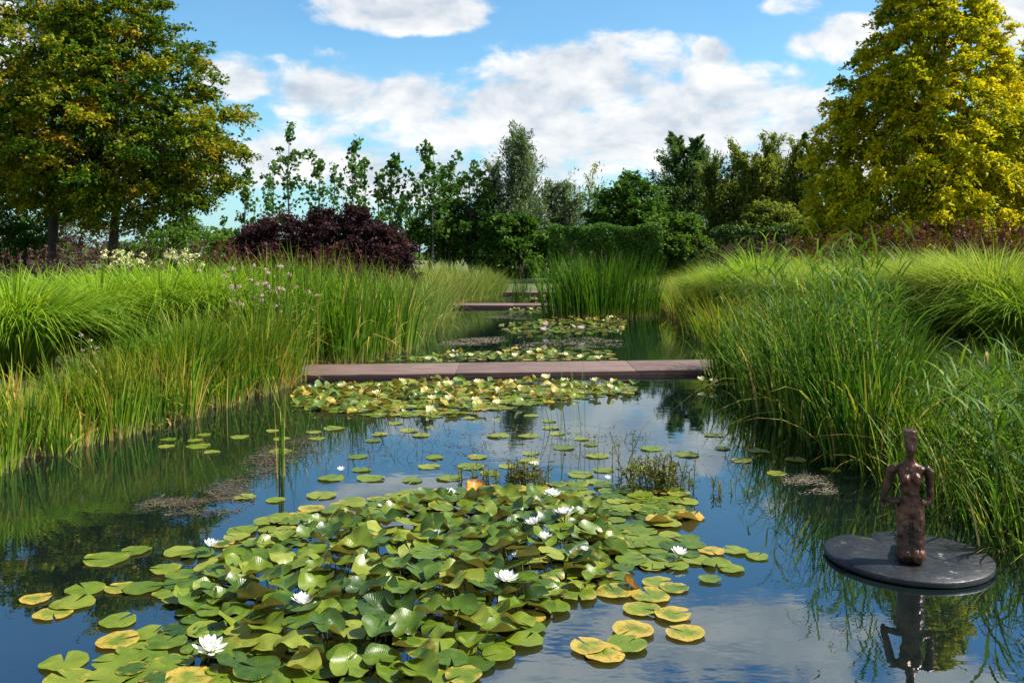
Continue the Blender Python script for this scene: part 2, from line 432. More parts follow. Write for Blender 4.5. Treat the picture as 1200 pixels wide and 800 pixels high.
# ------------------------------------------------------------------ sculpture
def ellipse_stack(g, rings, sides=20, pw=1.0):
    rings = np.array(rings, float)   # x,y,z,rx,ry
    th = np.linspace(0, 2 * PI, sides, endpoint=False)
    cs = np.sign(np.cos(th)) * np.abs(np.cos(th)) ** pw; sn = np.sign(np.sin(th)) * np.abs(np.sin(th)) ** pw
    V = np.stack([rings[:, 0:1] + rings[:, 3:4] * cs, rings[:, 1:2] + rings[:, 4:5] * sn, np.repeat(rings[:, 2:3], sides, 1)], -1).reshape(-1, 3)
    n = len(rings); k = np.arange(n - 1)[:, None] * sides; s = np.arange(sides)[None, :]; s2 = (s + 1) % sides
    Fq = np.stack([k + s, k + s2, k + sides + s2, k + sides + s], -1).reshape(-1, 4)
    g.add(V, Fq, .5, 0)
    b = g.n - len(V)
    off = g.n
    T = [[b + (i + 1) % sides, b + i, off] for i in range(sides)] + [[b + (n - 1) * sides + i, b + (n - 1) * sides + (i + 1) % sides, off + 1] for i in range(sides)]
    g.add(rings[[0, -1], :3], np.array(T) - off, .5, 0)

def ball(g, c, r, sc=(1, 1, 1)):
    t = np.linspace(-1, 1, 11) * PI / 2
    ellipse_stack(g, [(c[0], c[1], c[2] + r * sc[2] * math.sin(a), max(r * sc[0] * math.cos(a), 1e-4), max(r * sc[1] * math.cos(a), 1e-4)) for a in t], 16)

def make_sculpture():
    cx, cy = xa(1064, 5.01), 5.01
    t = thing('sculpture', 'dark kneeling bronze figure with hands on hips on a round lily pad plate', 'sculpture', (cx, cy, 0.0))
    # base: lily-pad plate with a notch at the back
    n = 140; V = []; R = .442
    for z, k in ((.003, .985), (.01, 1.0), (.03, 1.0), (.036, .988)):
        for i in range(n):
            a = PI / 2 + .3 + (2 * PI) * i / n      # start at the notch
            u = i / n; dist = min(u, 1 - u) * 2 * PI
            notch = .27 * math.exp(-(dist / .13) ** 2) + .05 * math.exp(-(dist / .5) ** 2)
            r = R * k * (1 + .015 * math.sin(3 * a + .5)) * (1 - notch)
            V.append((r * math.cos(a), r * .98 * math.sin(a), z))
    V = np.array(V)
    idx_ = np.arange(n); j = (idx_ + 1) % n
    top = np.concatenate([V[3 * n:] * [.6, .6, 1], V[3 * n:] * [.25, .25, 1], [[0, 0, .036]]])
    ti = len(V); V2 = np.concatenate([V, top, [[0, 0, .003]]])
    q = [np.stack([k * n + idx_, k * n + j, (k + 1) * n + j, (k + 1) * n + idx_], -1) for k in range(3)]
    q += [np.stack([3 * n + idx_, 3 * n + j, ti + j, ti + idx_], -1), np.stack([ti + idx_, ti + j, ti + n + j, ti + n + idx_], -1)]
    tr = [np.stack([ti + n + idx_, ti + n + j, np.full(n, ti + 2 * n)], -1), np.stack([j, idx_, np.full(n, ti + 2 * n + 1)], -1)]
    bo = link('base', mesh('base', V2, [np.concatenate(q), np.concatenate(tr)], M['disc']), t)
    # support post going down into the water
    g = Geo(); tube(g, [(0, 0, -.5), (0, 0, .002)], .04, 12); link('post', g.build('post', M['disc_edge'], True), bo)
    # figure, faces the viewer (-y); local z=0 on the plate
    g = Geo(); ox, oy = -.036, -.11
    for s in (-1, 1):
        tube(g, [(s * .036, -.04, .05), (s * .035, -.022, .13), (s * .038, 0, .22), (s * .036, .012, .31)], [.047, .045, .047, .048], 14)
        ball(g, (s * .036, -.045, .05), .054, (.95, 1.05, .95))
        tube(g, [(s * .034, -.03, .042), (s * .034, .09, .045), (s * .032, .21, .03), (s * .03, .30, .026)], [.046, .042, .03, .022], 12)
    ellipse_stack(g, [(0, .01, .25, .072, .05), (0, .012, .3, .078, .06), (0, .01, .335, .064, .052), (0, .008, .365, .052, .042), (0, .004, .41, .055, .046), (0, 0, .455, .068, .054), (0, 0, .49, .076, .054), (0, .004, .52, .088, .046), (0, .008, .54, .075, .036), (0, .01, .558, .036, .028), (0, .006, .585, .024, .025), (0, 0, .61, .025, .028)])
    ellipse_stack(g, [(0, -.008, .592, .018, .02), (0, -.012, .606, .025, .03), (0, -.01, .635, .031, .04), (0, -.004, .67, .036, .046), (0, .004, .705, .039, .047), (0, .008, .734, .04, .045), (0, .008, .738, .0395, .0445)], pw=.6)
    ball(g, (0, -.052, .648), .008, (.8, 1, 2.4))        # nose ridge
    for s in (-1, 1): ball(g, (s * .034, -.05, .468), .03, (1, .95, 1))
    for s, ex, ez in ((-1, .158, .335), (1, .122, .34)):
        tube(g, [(s * .085, .006, .528), (s * .112, .008, .505), (s * (.112 + (ex - .112) * .5), .015, .42), (s * ex, .022, ez)], [.027, .03, .024, .021], 12)
        ball(g, (s * ex, .022, ez), .0215)
        tube(g, [(s * ex, .022, ez), (s * (ex * .5 + .03), .0, ez - .004), (s * .058, -.02, ez + .002)], [.02, .017, .02], 12)
    me = g.build('figure', M['bronze'])
    tmp = bpy.data.objects.new('figure_source', me); COL.objects.link(tmp)
    md = tmp.modifiers.new('r', 'REMESH'); md.mode = 'VOXEL'; md.voxel_size = .0055
    md2 = tmp.modifiers.new('s', 'SMOOTH'); md2.factor = .5; md2.iterations = 5
    dg = bpy.context.evaluated_depsgraph_get(); dg.update()
    fm = bpy.data.meshes.new_from_object(tmp.evaluated_get(dg))
    bpy.data.objects.remove(tmp)
    fm.materials.clear(); fm.materials.append(M['bronze'])
    nv = len(fm.vertices); co = np.empty(nv * 3, np.float32); fm.vertices.foreach_get('co', co); co = co.reshape(-1, 3)
    no = np.empty(nv * 3, np.float32); fm.vertices.foreach_get('normal', no); no = no.reshape(-1, 3)
    dsp = np.array([mnoise.noise(Vector(c * 30)) * .0045 + mnoise.noise(Vector(c * 85)) * .0026 for c in co])
    co = co + no * dsp[:, None]
    co[:, 2] = np.maximum(co[:, 2], 0)
    fm.vertices.foreach_set('co', co.astype(np.float32).ravel())
    fm.polygons.foreach_set('use_smooth', np.ones(len(fm.polygons), bool)); fm.update()
    fo = link('figure', fm, t, (ox, oy, .034)); fo.rotation_euler = (0, 0, -.3); fo.scale = (.86, .9, .97)
make_sculpture()

# ------------------------------------------------------------------ lily pads
def pad_mesh(r, kind, R=.12):
    rings = [0.0, .2, .45, .7, .88, 1.0]; seg = 34
    slit = r.uniform(.1, .3)
    th = np.linspace(slit / 2, 2 * PI - slit / 2, seg)
    ph = r.uniform(0, 2 * PI, 6)
    wob = 1 + .035 * np.sin(2 * th + ph[0]) + .012 * np.sin(5 * th + ph[1]) + .006 * np.sin(11 * th + ph[2])
    V = []; A = []; Rd = []
    for q in rings:
        rr = R * q * (1 + (wob - 1) * q)
        # narrow the slit toward the rim overlap of the two lobes
        x = rr * np.cos(th); y = rr * np.sin(th)
        if kind == 'flat':
            z = .003 + r.uniform(.002, .008) * q ** 2 * np.sin(2 * th + ph[3]) + .0025 * q ** 4 * np.sin(7 * th + ph[4]) + .003 * q
        elif kind == 'cup':
            c = r.uniform
            z = .055 * q ** 2 * (.7 + .5 * np.sin(2 * th + ph[3])) + .014 * q ** 3 * np.sin(5 * th + ph[4])
        elif kind == 'fold':
            u = np.cos(th - ph[5]) * q
            z = .075 * np.abs(u) ** 1.5 - .02 * q ** 2 + .012 * q ** 3 * np.sin(4 * th + ph[3])
        elif kind == 'dome':
            z = -.04 * q ** 2 * (.8 + .5 * np.sin(2 * th + ph[3])) + .013 * q ** 3 * np.sin(6 * th + ph[4])
        else:   # curl: one side rolled up
            u = np.cos(th - ph[5]) * q
            z = .1 * np.clip(u - .15, 0, 1) ** 2 + .02 * np.clip(-u - .4, 0, 1) + .01 * q ** 3 * np.sin(5 * th + ph[3])
            x = x - np.cos(ph[5]) * .045 * np.clip(u - .3, 0, 1) ** 2; y = y - np.sin(ph[5]) * .045 * np.clip(u - .3, 0, 1) ** 2
        V.append(np.stack([x, y, z], -1)); A.append(th); Rd.append(np.full(seg, q))
    V = np.concatenate(V); A = np.concatenate(A); Rd = np.concatenate(Rd)
    k = (np.arange(len(rings) - 1) * seg)[:, None]; s = np.arange(seg - 1)[None, :]
    Fq = np.stack([k + s, k + seg + s, k + seg + s + 1, k + s + 1], -1).reshape(-1, 4)
    return V, Fq, A, Rd

pr = np.random.default_rng(5)
PADS = {}
for kind, nvar in (('flat', 8), ('cup', 5), ('fold', 5), ('dome', 4), ('curl', 5)):
    PADS[kind] = [pad_mesh(pr, kind) for _ in range(nvar)]
PADME = {k: [mesh('lily_pad', V, Fq, M['pad'], {'ang': A, 'rad': Rd}, True) for (V, Fq, A, Rd) in v] for k, v in PADS.items()}
def stem_me(L):
    g = Geo(); t = np.linspace(0, 1, 5)[:, None]
    tube(g, np.concatenate([.02 * t ** 2, .01 * t, -L * t - .002], 1), .004, 6)
    return g.build('stem', M['stem'], True)
STEM = stem_me(.3)

def inpoly(p, poly):
    x, y = p; c = False; j = len(poly) - 1
    for i in range(len(poly)):
        xi, yi = poly[i]; xj, yj = poly[j]
        if (yi > y) != (yj > y) and x < (xj - xi) * (y - yi) / (yj - yi) + xi: c = not c
        j = i
    return c
def polydist(p, poly):
    best = 9e9
    for i in range(len(poly)):
        a = np.array(poly[i]); b = np.array(poly[(i + 1) % len(poly)]); q = np.array(p)
        t = np.clip(np.dot(q - a, b - a) / max(np.dot(b - a, b - a), 1e-9), 0, 1)
        best = min(best, np.linalg.norm(a + t * (b - a) - q))
    return best
def darts(r, poly, dmin, tries=6000, nmax=999):
    P = np.array(poly); lo, hi = P.min(0), P.max(0); out = []
    for _ in range(tries):
        p = r.uniform(lo, hi)
        if not inpoly(p, poly): continue
        if all((p[0] - q[0]) ** 2 + (p[1] - q[1]) ** 2 > dmin * dmin for q in out):
            out.append((p[0], p[1]))
            if len(out) >= nmax: break
    return out

# flowers first (labels of pads refer to them)
def flower_mesh(r, n_rings=4, yellow=False, openness=1.0):
    g = Geo()
    for k in range(n_rings):
        m = 8; L = .068 - .009 * k; el = math.radians((18 + 20 * k) + (1 - openness) * 35); base_r = .012 - .002 * k
        for i in range(m):
            a = 2 * PI * (i + .5 * (k % 2)) / m + r.uniform(-.1, .1); e = el + r.uniform(-.1, .1); l = L * r.uniform(.9, 1.1)
            t = np.linspace(0, 1, 6); wd = .0125 * np.sin(np.clip(t * .92 + .1, 0, 1) * PI) ** .75
            ee = e + .5 * t * t
            rr = base_r + np.cumsum(np.cos(ee)) * l / 6; zz = np.cumsum(np.sin(ee)) * l / 6
            ca, sa = math.cos(a), math.sin(a)
            V = []
            for j in range(6):
                for sd, up in ((-1, .004), (0, 0), (1, .004)):
                    V.append((rr[j] * ca - sd * wd[j] * sa, rr[j] * sa + sd * wd[j] * ca, zz[j] + up * (wd[j] / .0125)))
            Fq = [[j * 3 + s, j * 3 + s + 1, j * 3 + s + 4, j * 3 + s + 3] for j in range(5) for s in (0, 1)]
            g.add(np.array(V), np.array(Fq), r.random(), np.repeat(t, 3))
    return g
def stamen_mesh(r):
    g = Geo()
    for i in range(26):
        a = r.uniform(0, 2 * PI); q = r.uniform(.002, .012); l = r.uniform(.014, .024)
        p0 = np.array([q * math.cos(a), q * math.sin(a), .006]); p1 = p0 * [1.7, 1.7, 1] + [0, 0, l]
        tube(g, [p0, (p0 + p1) / 2 + [0, 0, .002], p1], [.0014, .0014, .0018], 5)
    return g
fr_ = np.random.default_rng(3)
PET = [flower_mesh(fr_, 4, openness=o).build('petals', M['petal'], True) for o in (1, .9, .45, .75)]
PETY = [flower_mesh(fr_, 3, openness=o).build('petals', M['petal_yellow'], True) for o in (.6, .35)]
PETP = flower_mesh(fr_, 3, openness=.7).build('petals', M['petal_pink'], True)
STA = stamen_mesh(fr_).build('stamens', M['stamen'], True)
def flower(px, py, h, s, label, pet, group, tilt=0.0, d=None, col='flower'):
    X, Y = wp(px, py, h + .02)
    s *= .86
    t = thing('water_lily_flower', label, 'water lily', (X, Y, h), group, fr_.uniform(0, 6.28), s)
    t.rotation_euler = (fr_.normal(0, .12) + tilt, fr_.normal(0, .12), fr_.uniform(0, 6.28))
    link('petals', pet, t); link('stamens', STA, t)
    link('stem', STEM, t).location = (0, 0, .004)
    return (X, Y)
FG = 'white water lilies of the front raft'
FL = [
 (648, 577, .10, 1.05, 'white lily flower at the back of the front raft, right of the upright orange leaf', 0, 'the back edge flower'),
 (662, 599, .13, 1.05, 'white lily flower uppermost and rightmost of the trio near the raft centre', 1, 'the right trio flower'),
 (626, 610, .12, .95, 'white lily flower leftmost of the trio near the raft centre', 3, 'the left trio flower'),
 (638, 627, .10, .85, 'white lily flower lowest of the trio near the raft centre', 3, 'the lowest trio flower'),
 (593, 675, .13, 1.1, 'large half open white lily flower in the middle of the raised pads, alone', 1, 'the mid-raft flower'),
 (796, 645, .04, .85, 'white lily flower on flat pads at the right fringe of the raft', 3, 'the right fringe flower'),
 (247, 636, .05, .85, 'half closed white lily flower on flat pads at the left rear fringe', 2, 'the half closed flower'),
 (354, 701, .11, .9, 'white lily flower between raised pads left of the raft middle', 3, 'the left-middle flower'),
 (246, 756, .05, 1.15, 'large wide open white lily flower nearest the camera at front left', 0, 'the big front flower'),
 (528, 575, .07, .8, 'white lily flower just left of the upright orange leaf', 3, 'the flower beside the orange leaf'),
 (607, 648, .10, .6, 'small white bud peeping between pads just below the flower trio', 2, 'the bud below the trio'),
 (686, 641, .09, .55, 'small half hidden white bud right of the flower trio', 2, 'the bud right of the trio'),
 (512, 622, .10, .55, 'small white bud half sunk between upright pads behind the raft middle', 2, 'the sunken bud'),
 (400, 548, .03, .6, 'single white lily bud alone on open water behind the raft, left of centre', 2, None),
 (627, 542, .08, .7, 'white lily flower standing out of the water beside small weedy shoots', 3, None),
 (713, 558, .03, .55, 'white lily bud on the water left of the bushy water plant', 2, None),
 (445, 590, .06, .4, 'tiny white bud at the back left edge of the raised pads', 2, None),
]
flowers = []
for (px, py, h, s, lab, pi_, short) in FL:
    q = flower(px, py, h, s, lab, PET[pi_], FG)
    if short: flowers.append((q[0], q[1], short))
YG = 'pale yellow water lilies near the footbridge'
ylist = [(472, 446, 'at the rear left under the bridge edge'), (442, 460, 'on the left part of the bed'), (507, 466, 'left of a close pair at mid bed'), (527, 449, 'under the bridge edge left of centre'),
         (526, 466, 'right of a close pair at mid bed'), (558, 468, 'alone right of the close pair'), (583, 471, 'on the front edge near the bed centre'), (504, 479, 'lowest on the front edge of the bed'),
         (640, 442, 'largest, close under the bridge centre'), (663, 446, 'second under the bridge right of centre'), (697, 445, 'third along under the bridge'), (715, 453, 'on the right tip of the bed'),
         (836, 446, 'by itself beside the right reeds'), (822, 444, 'next to the right reeds, a small one'), (560, 447, 'half hidden at the rear centre'), (400, 452, 'far left beneath the bridge end')]
for i, (px, py, w) in enumerate(ylist):
    flower(px, py, .07, 1.15 if i != 8 else 1.4, 'pale yellow water lily before the near footbridge, ' + w, PETY[i % 2], YG)
ylist2 = [(502, 420, 'leftmost'), (530, 417, 'second from left'), (552, 416, 'third from left'), (585, 414, 'left of the middle'), (604, 416, 'in the middle'), (621, 413, 'right of the middle'), (663, 415, 'third from right'), (680, 418, 'second from right'), (700, 419, 'rightmost')]
for i, (px, py, w) in enumerate(ylist2):
    flower(px, py, .08, 1.2, 'pale yellow water lily just behind the near footbridge, ' + w + ' of the row', PETY[i % 2], YG)
plist = [(637, 386, 'left'), (682, 384, 'right, taller'), (640, 380, 'rearmost')]
for i, (px, py, w) in enumerate(plist):
    flower(px, py, .15, 1.5, 'pale pink water lily on the far lily patch before the reed clump, ' + w, PETP, 'pink water lilies on the far patch')

# --- individual pads
PG = 'lily pads on the front of the pond'
RAFT_PX = [(215, 660), (262, 632), (330, 606), (420, 586), (500, 574), (600, 571), (700, 565), (795, 578), (812, 600), (790, 622), (835, 648), (800, 668), (745, 668), (715, 690), (650, 712), (630, 748), (560, 790), (500, 840), (250, 840), (130, 840), (150, 775), (105, 735), (135, 690)]
RAFT = [wp(*p) for p in RAFT_PX]
MIDPX = [(270, 655), (330, 628), (420, 600), (500, 584), (600, 582), (690, 590), (735, 640), (690, 690), (620, 730), (540, 778), (500, 800), (300, 800), (250, 770), (225, 730), (215, 690)]
MID = [wp(*p) for p in MIDPX]
used_labels = {}
def colour_word(t, y):
    if y > .75: return 'orange-brown'
    if y > .42: return 'yellow-patched'
    if t < .35: return 'deep green'
    if t < .62: return 'mid green'
    return 'pale green'
def where_word(X, Y):
    px = 600 + X / Y * F; py = 300 + H / Y * F
    best = min(flowers, key=lambda f: math.hypot(f[0] - X, f[1] - Y))
    dx, dy = X - best[0], Y - best[1]; dist = math.hypot(dx, dy)
    if abs(dx) > abs(dy): side = 'right of' if dx > 0 else 'left of'
    else: side = 'behind' if dy > 0 else 'in front of'
    close = 'close ' if dist < .28 else ('' if dist < .6 else 'well ')
    return close + side + ' ' + best[2]
n_pads = 0
def add_pad(X, Y, z, R, kind, tilt, t, y, label=None, rz=None, tdir=None):
    global n_pads
    me = PADME[kind][pr.integers(len(PADME[kind]))]
    o = link('lily_pad', me, None, (X, Y, z))
    s = R / .12; o.scale = (s, s, s)
    rz = pr.uniform(0, 2 * PI) if rz is None else rz
    if tilt:
        tdir = pr.uniform(0, 2 * PI) if tdir is None else tdir
        from mathutils import Matrix
        q = Matrix.Rotation(tilt, 3, Vector((math.cos(tdir), math.sin(tdir), 0))) @ Matrix.Rotation(rz, 3, 'Z')
        o.rotation_euler = q.to_euler()
    else:
        o.rotation_euler = (pr.normal(0, .012), pr.normal(0, .012), rz)
    o.color = (t, y, pr.random(), 1)
    if z > .03:
        st = link('stem', STEM, o)
    pose = {'flat': 'flat floating', 'cup': 'cupped', 'fold': 'folded', 'dome': 'drooping', 'curl': 'curled'}[kind]
    size = 'small' if R < .069 else ('large' if R > .088 else '')
    w = where_word(X, Y)
    if label is None:
        label = ' '.join(x for x in (size, colour_word(t, y), pose, 'lily pad', w) if x)
        if len(label.split()) > 16: label = label.replace(size + ' ', '', 1)
    tag(o, label, 'lily pad', PG)
    n_pads += 1
    return o

cand = []
pts = darts(pr, RAFT, .115, 12000)
for (X, Y) in pts:           # floating layer
    d = polydist((X, Y), RAFT); e = smooth(d / .35)
    inmid = inpoly((X, Y), MID)
    if not inmid and 600 + X / Y * F < 235 and pr.random() < .35: continue
    if inmid and polydist((X, Y), MID) > .18 and pr.random() < .8: continue
    y = np.clip(pr.normal(.08, .14) + (.16 if d < .12 else 0), 0, 1)
    cand.append((X, Y, .004 + pr.uniform(0, .012), pr.uniform(.06, .096), 'flat', 0, np.clip(pr.normal(.55, .22), 0, 1), y))
mp = darts(pr, MID, .1, 12000)
for (X, Y) in mp:            # raised layer
    d = polydist((X, Y), MID)
    h = .022 + .085 * float(smooth(d / .45)) * pr.uniform(.5, 1.1)
    kind = pr.choice(['cup', 'fold', 'dome', 'curl', 'flat'], p=[.3, .13, .25, .14, .18])
    R = pr.uniform(.058, .095)
    tilt = min(abs(pr.normal(.2, .18)), .7) * (.5 + .5 * float(smooth(d / .3)))
    cand.append((X, Y, h + R * math.sin(tilt) * .5, R, kind, tilt, np.clip(pr.normal(.45, .24), 0, 1), float(np.clip(pr.normal(.04, .15), 0, .6))))
cand.sort(key=lambda c_: (0 if c_[2] > .02 else .9) + c_[1])
n_obj = 262
print('raft pads', len(cand))
for c_ in cand[:n_obj]: add_pad(*c_)
rest = cand[n_obj:]
# hand placed fringes
for (px, py, R, y) in [(125, 656, .17, .25), (160, 646, .12, .15), (100, 692, .13, .2), (62, 720, .12, .4), (42, 703, .1, .5), (85, 708, .14, .25), (75, 777, .13, .15), (135, 776, .13, .1), (165, 792, .15, .15), (80, 797, .13, .3),
                        (212, 648, .13, .15), (285, 621, .12, .15), (225, 795, .14, .5), (270, 798, .15, .3), (345, 605, .1, .5), (365, 597, .12, .5), (120, 800, .14, .2)]:
    X, Y = wp(px, py); add_pad(X, Y, .004 + pr.uniform(0, .006), R * .72, 'flat', 0, pr.uniform(.5, .85), y)
for (px, py, R, y, k) in [(720, 695, .13, .45, 'flat'), (762, 700, .13, .4, 'flat'), (788, 722, .12, .5, 'flat'), (742, 740, .13, .55, 'flat'), (803, 743, .12, .5, 'flat'), (708, 768, .12, .55, 'flat'), (735, 757, .12, .25, 'flat'), (690, 760, .11, .55, 'flat'),
                          (887, 653, .085, .0, 'flat'), (862, 646, .1, .05, 'flat'), (858, 668, .09, .02, 'flat'), (832, 680, .08, 0, 'flat'), (815, 657, .11, .15, 'flat'), (840, 662, .11, .1, 'flat'), (770, 684, .11, .35, 'flat'), (752, 715, .12, .3, 'flat'), (790, 690, .1, .35, 'flat'),
                          (740, 655, .12, .1, 'flat'), (765, 662, .12, .15, 'flat'), (785, 656, .1, .1, 'flat'), (742, 640, .12, .2, 'flat'), (770, 640, .1, .1, 'flat'), (745, 625, .13, .1, 'flat'), (772, 612, .13, .5, 'curl'), (808, 607, .13, .6, 'curl'), (788, 597, .12, .35, 'flat'), (755, 598, .13, .2, 'flat'), (750, 583, .13, .1, 'flat'), (790, 575, .12, .3, 'flat')]:
    X, Y = wp(px, py); add_pad(X, Y, .006 + pr.uniform(0, .008), R * .74, k, 0, pr.uniform(.45, .85), y)
# the conspicuous orange leaves
X, Y = wp(557, 590); add_pad(X, Y, .1, .075, 'fold', 1.0, .7,   .8, 'upright orange folded lily pad at the back of the front raft', .3, .4)
X, Y = wp(740, 690); add_pad(X, Y, .03, .05, 'curl', .9, .7,   .85, 'small upright orange curled scrap of lily pad on the right of the raft', .2, 2.2)
# loose floating pads on the open water between raft and bridge
loose = []
lr = np.random.default_rng(9)
for (cx, cy, sx, sy, n) in [(250, 515, 45, 10, 7), (370, 510, 45, 14, 10), (450, 505, 50, 10, 6), (560, 545, 110, 14, 14), (640, 508, 70, 12, 10), (720, 545, 70, 18, 9), (470, 560, 70, 14, 6), (860, 525, 35, 14, 5), (940, 545, 50, 14, 6), (610, 490, 40, 5, 4), (330, 585, 40, 8, 4), (205, 515, 25, 6, 3)]:
    c = 0
    while c < n:
        px, py = lr.normal(cx, sx * .6), lr.normal(cy, sy * .6)
        X, Y = wp(px, py)
        if all(math.hypot(X - a, Y - b) > .24 for a, b in loose): loose.append((X, Y)); c += 1
        else: c += .2
print('pads', n_pads)

# --- the mass of farther pads: one object
def pad_mass():
    r = np.random.default_rng(21)
    Vs, Fs, T, Yl, A, Rd, n = [], [], [], [], [], [], 0
    def put(X, Y, z, R, kind, tilt, t, y):
        nonlocal n
        V, Fq, a, rd = PADS[kind][r.integers(len(PADS[kind]))]
        th = r.uniform(0, 2 * PI); c, s = math.cos(th), math.sin(th)
        P = V * (R / .12) @ np.array([[c, s, 0], [-s, c, 0], [0, 0, 1]])
        if tilt:
            ax = r.uniform(0, 2 * PI); u = np.array([math.cos(ax), math.sin(ax), 0]); ct, st = math.cos(tilt), math.sin(tilt)
            P = P * ct + np.cross(u, P) * st + np.outer(P @ u, u) * (1 - ct)
        Vs.append(P + [X, Y, z]); Fs.append(Fq + n); n += len(V)
        T.append(np.full(len(V), t)); Yl.append(np.full(len(V), y)); A.append(a); Rd.append(rd)
    beds = [([(345, 478), (352, 455), (480, 447), (600, 448), (700, 450), (745, 452), (735, 462), (650, 470), (600, 478), (520, 488), (440, 488)], .088, .38),
            ([(430, 424), (520, 414), (640, 409), (715, 413), (720, 421), (600, 423)], .19, .45),
            ([(585, 381), (640, 374), (715, 372), (735, 378), (725, 389), (660, 393), (600, 391)], .22, .6),
            ([(585, 366), (620, 361), (650, 361), (650, 366), (610, 368)], .26, .4),
            ([(590, 350), (640, 348), (640, 352), (600, 353)], .35, .4),
            ([(820, 452), (880, 446), (900, 452), (860, 458)], .24, .1)]
    for poly, dm, raised in beds:
        P = [wp(*p) for p in poly]
        for (X, Y) in darts(r, P, dm, 30000, 1100):
            y = float(np.clip(r.normal(.22, .24), 0, 1))
            if r.random() < raised:
                put(X, Y, r.uniform(.02, .06), r.uniform(.055, .085), r.choice(['cup', 'fold', 'curl', 'dome']), abs(r.normal(.3, .2)), float(np.clip(r.normal(.5, .25), 0, 1)), y)
            else:
                put(X, Y, .006, r.uniform(.06, .09), 'flat', 0, float(np.clip(r.normal(.6, .2), 0, 1)), y)
    for c_ in rest: put(*c_)
    for (X, Y) in loose:
        put(X, Y, .004, r.uniform(.065, .11), 'flat', 0, float(np.clip(r.normal(.75, .18), 0, 1)), float(np.clip(r.normal(.06, .12), 0, 1)))
    print('mass pads', len(Vs))
    me = mesh('lily_pads', np.concatenate(Vs), np.concatenate(Fs), M['pads'], {'tint': np.concatenate(T), 'yel': np.concatenate(Yl), 'ang': np.concatenate(A), 'rad': np.concatenate(Rd)}, True)
    tag(link('lily_pads', me), 'lily pads crowding the footbridge and scattered over the open middle water', 'lily pads', kind='stuff')
pad_mass()

# --- floating weed mats (tiny bits nobody could count)
def weed_mat(label, polys, n, mat, lo=.015, hi=.05, twigs=.3):
    r = np.random.default_rng(len(label)); g = Geo()
    P = []
    for poly in polys:
        W = [wp(*p) for p in poly]; A_ = np.array(W); l, h = A_.min(0), A_.max(0); c = A_.mean(0); c_ = 0
        while c_ < n:
            p = r.uniform(l, h)
            if inpoly(p, W) and mnoise.noise(Vector((p[0] * 2.6, p[1] * 4.5, 1.7))) > r.uniform(-.35, .3) and r.random() < .1 + polydist(p, W) / .4: P.append(p); c_ += 1
    P = np.array(P); m = len(P)
    c = np.stack([P[:, 0], P[:, 1], r.uniform(.002, .007, m)], -1)
    az = r.uniform(0, 2 * PI, m); a = np.stack([np.cos(az), np.sin(az), r.normal(0, .04, m)], -1)
    nr = norm(np.stack([r.normal(0, .1, m), r.normal(0, .1, m), np.ones(m)], -1))
    tw = r.random(m) < twigs
    s = np.where(tw, r.uniform(.04, .13, m), r.uniform(lo, hi, m))
    k = tw
    leaves(g, c[~k], a[~k], nr[~k], s[~k], .6, r.random((~k).sum()), .02)
    leaves(g, c[k], a[k], nr[k], s[k], .055, r.random(k.sum()), .012)
    tag(link('floating_weed', g.build('floating_weed', mat)), label, 'weed', kind='stuff')
weed_mat('dark mat of dead weed floating left of the open water', [[(150, 597), (200, 575), (290, 560), (300, 590), (270, 605), (190, 605)], [(270, 560), (300, 525), (370, 510), (380, 530), (340, 545), (320, 562)]], 1700, M['bits_dark'], .01, .028, .6)
weed_mat('pale tan weed mats floating behind the nearest footbridge', [[(580, 408), (620, 399), (690, 394), (735, 398), (745, 405), (700, 411), (640, 412)], [(500, 405), (540, 396), (590, 394), (600, 399), (570, 405)], [(560, 372), (600, 368), (640, 370), (620, 375)]], 2000, M['bits'], .02, .05, .15)
weed_mat('small greyish weed mat floating behind the bronze figure', [[(912, 556), (940, 548), (970, 560), (985, 578), (950, 583), (920, 573)]], 800, M['bits'], .008, .022, .15)
weed_mat('loose scum and leaf scraps drifting across the middle water', [[(370, 530), (480, 500), (720, 495), (800, 520), (700, 545), (560, 552), (430, 545)]], 700, M['bits_dark'], .012, .04, .3)
weed_mat('tan weed mat behind the reeds at the right edge', [[(1130, 560), (1180, 470), (1240, 470), (1260, 580), (1180, 600)]], 3000, M['bits'], .02, .05, .15)

# ------------------------------------------------------------------ upright shoots in the water
def shoots(label, px, py, n, spread, h, w, mat=None, leafy=False, bend=.05, name='reed_shoots', az=None):
    r = np.random.default_rng(int(px * 7 + py)); g = Geo(); X, Y = wp(px, py)
    b = np.stack([r.normal(0, spread, n), r.normal(0, spread * .7, n), np.full(n, -.15)], -1)
    ribbons(g, b, r.uniform(.65, 1, n) * h + .15, r.uniform(0, 2 * PI, n) if az is None else r.normal(az, .4, n), r.uniform(0, bend, n), r.uniform(0, bend * 3, n), 0, w, r.random(n), 6, r=r)
    t = link(name, g.build(name, mat or M['reed']), None, (X, Y, 0))
    return tag(t, label, 'reeds')
shoots('upright green reed tuft standing alone in the water left of centre', 334, 558, 12, .03, .85, .012)
shoots('yellowing reed shoots leaning behind the lone left tuft', 347, 500, 6, .07, .75, .009, M['cattail'], bend=.3)
shoots('tuft of thin green stems before the nearest footbridge, right of centre', 668, 512, 9, .05, .95, .009)
shoots('few thin stems just left of the thin green tuft', 648, 503, 4, .06, .6, .007, bend=.12)
shoots('single tall stem with its neighbours behind the second raft edge', 690, 530, 4, .1, .35, .006, bend=.2)
shoots('single stem rising before the right reeds', 952, 525, 3, .02, .42, .01)

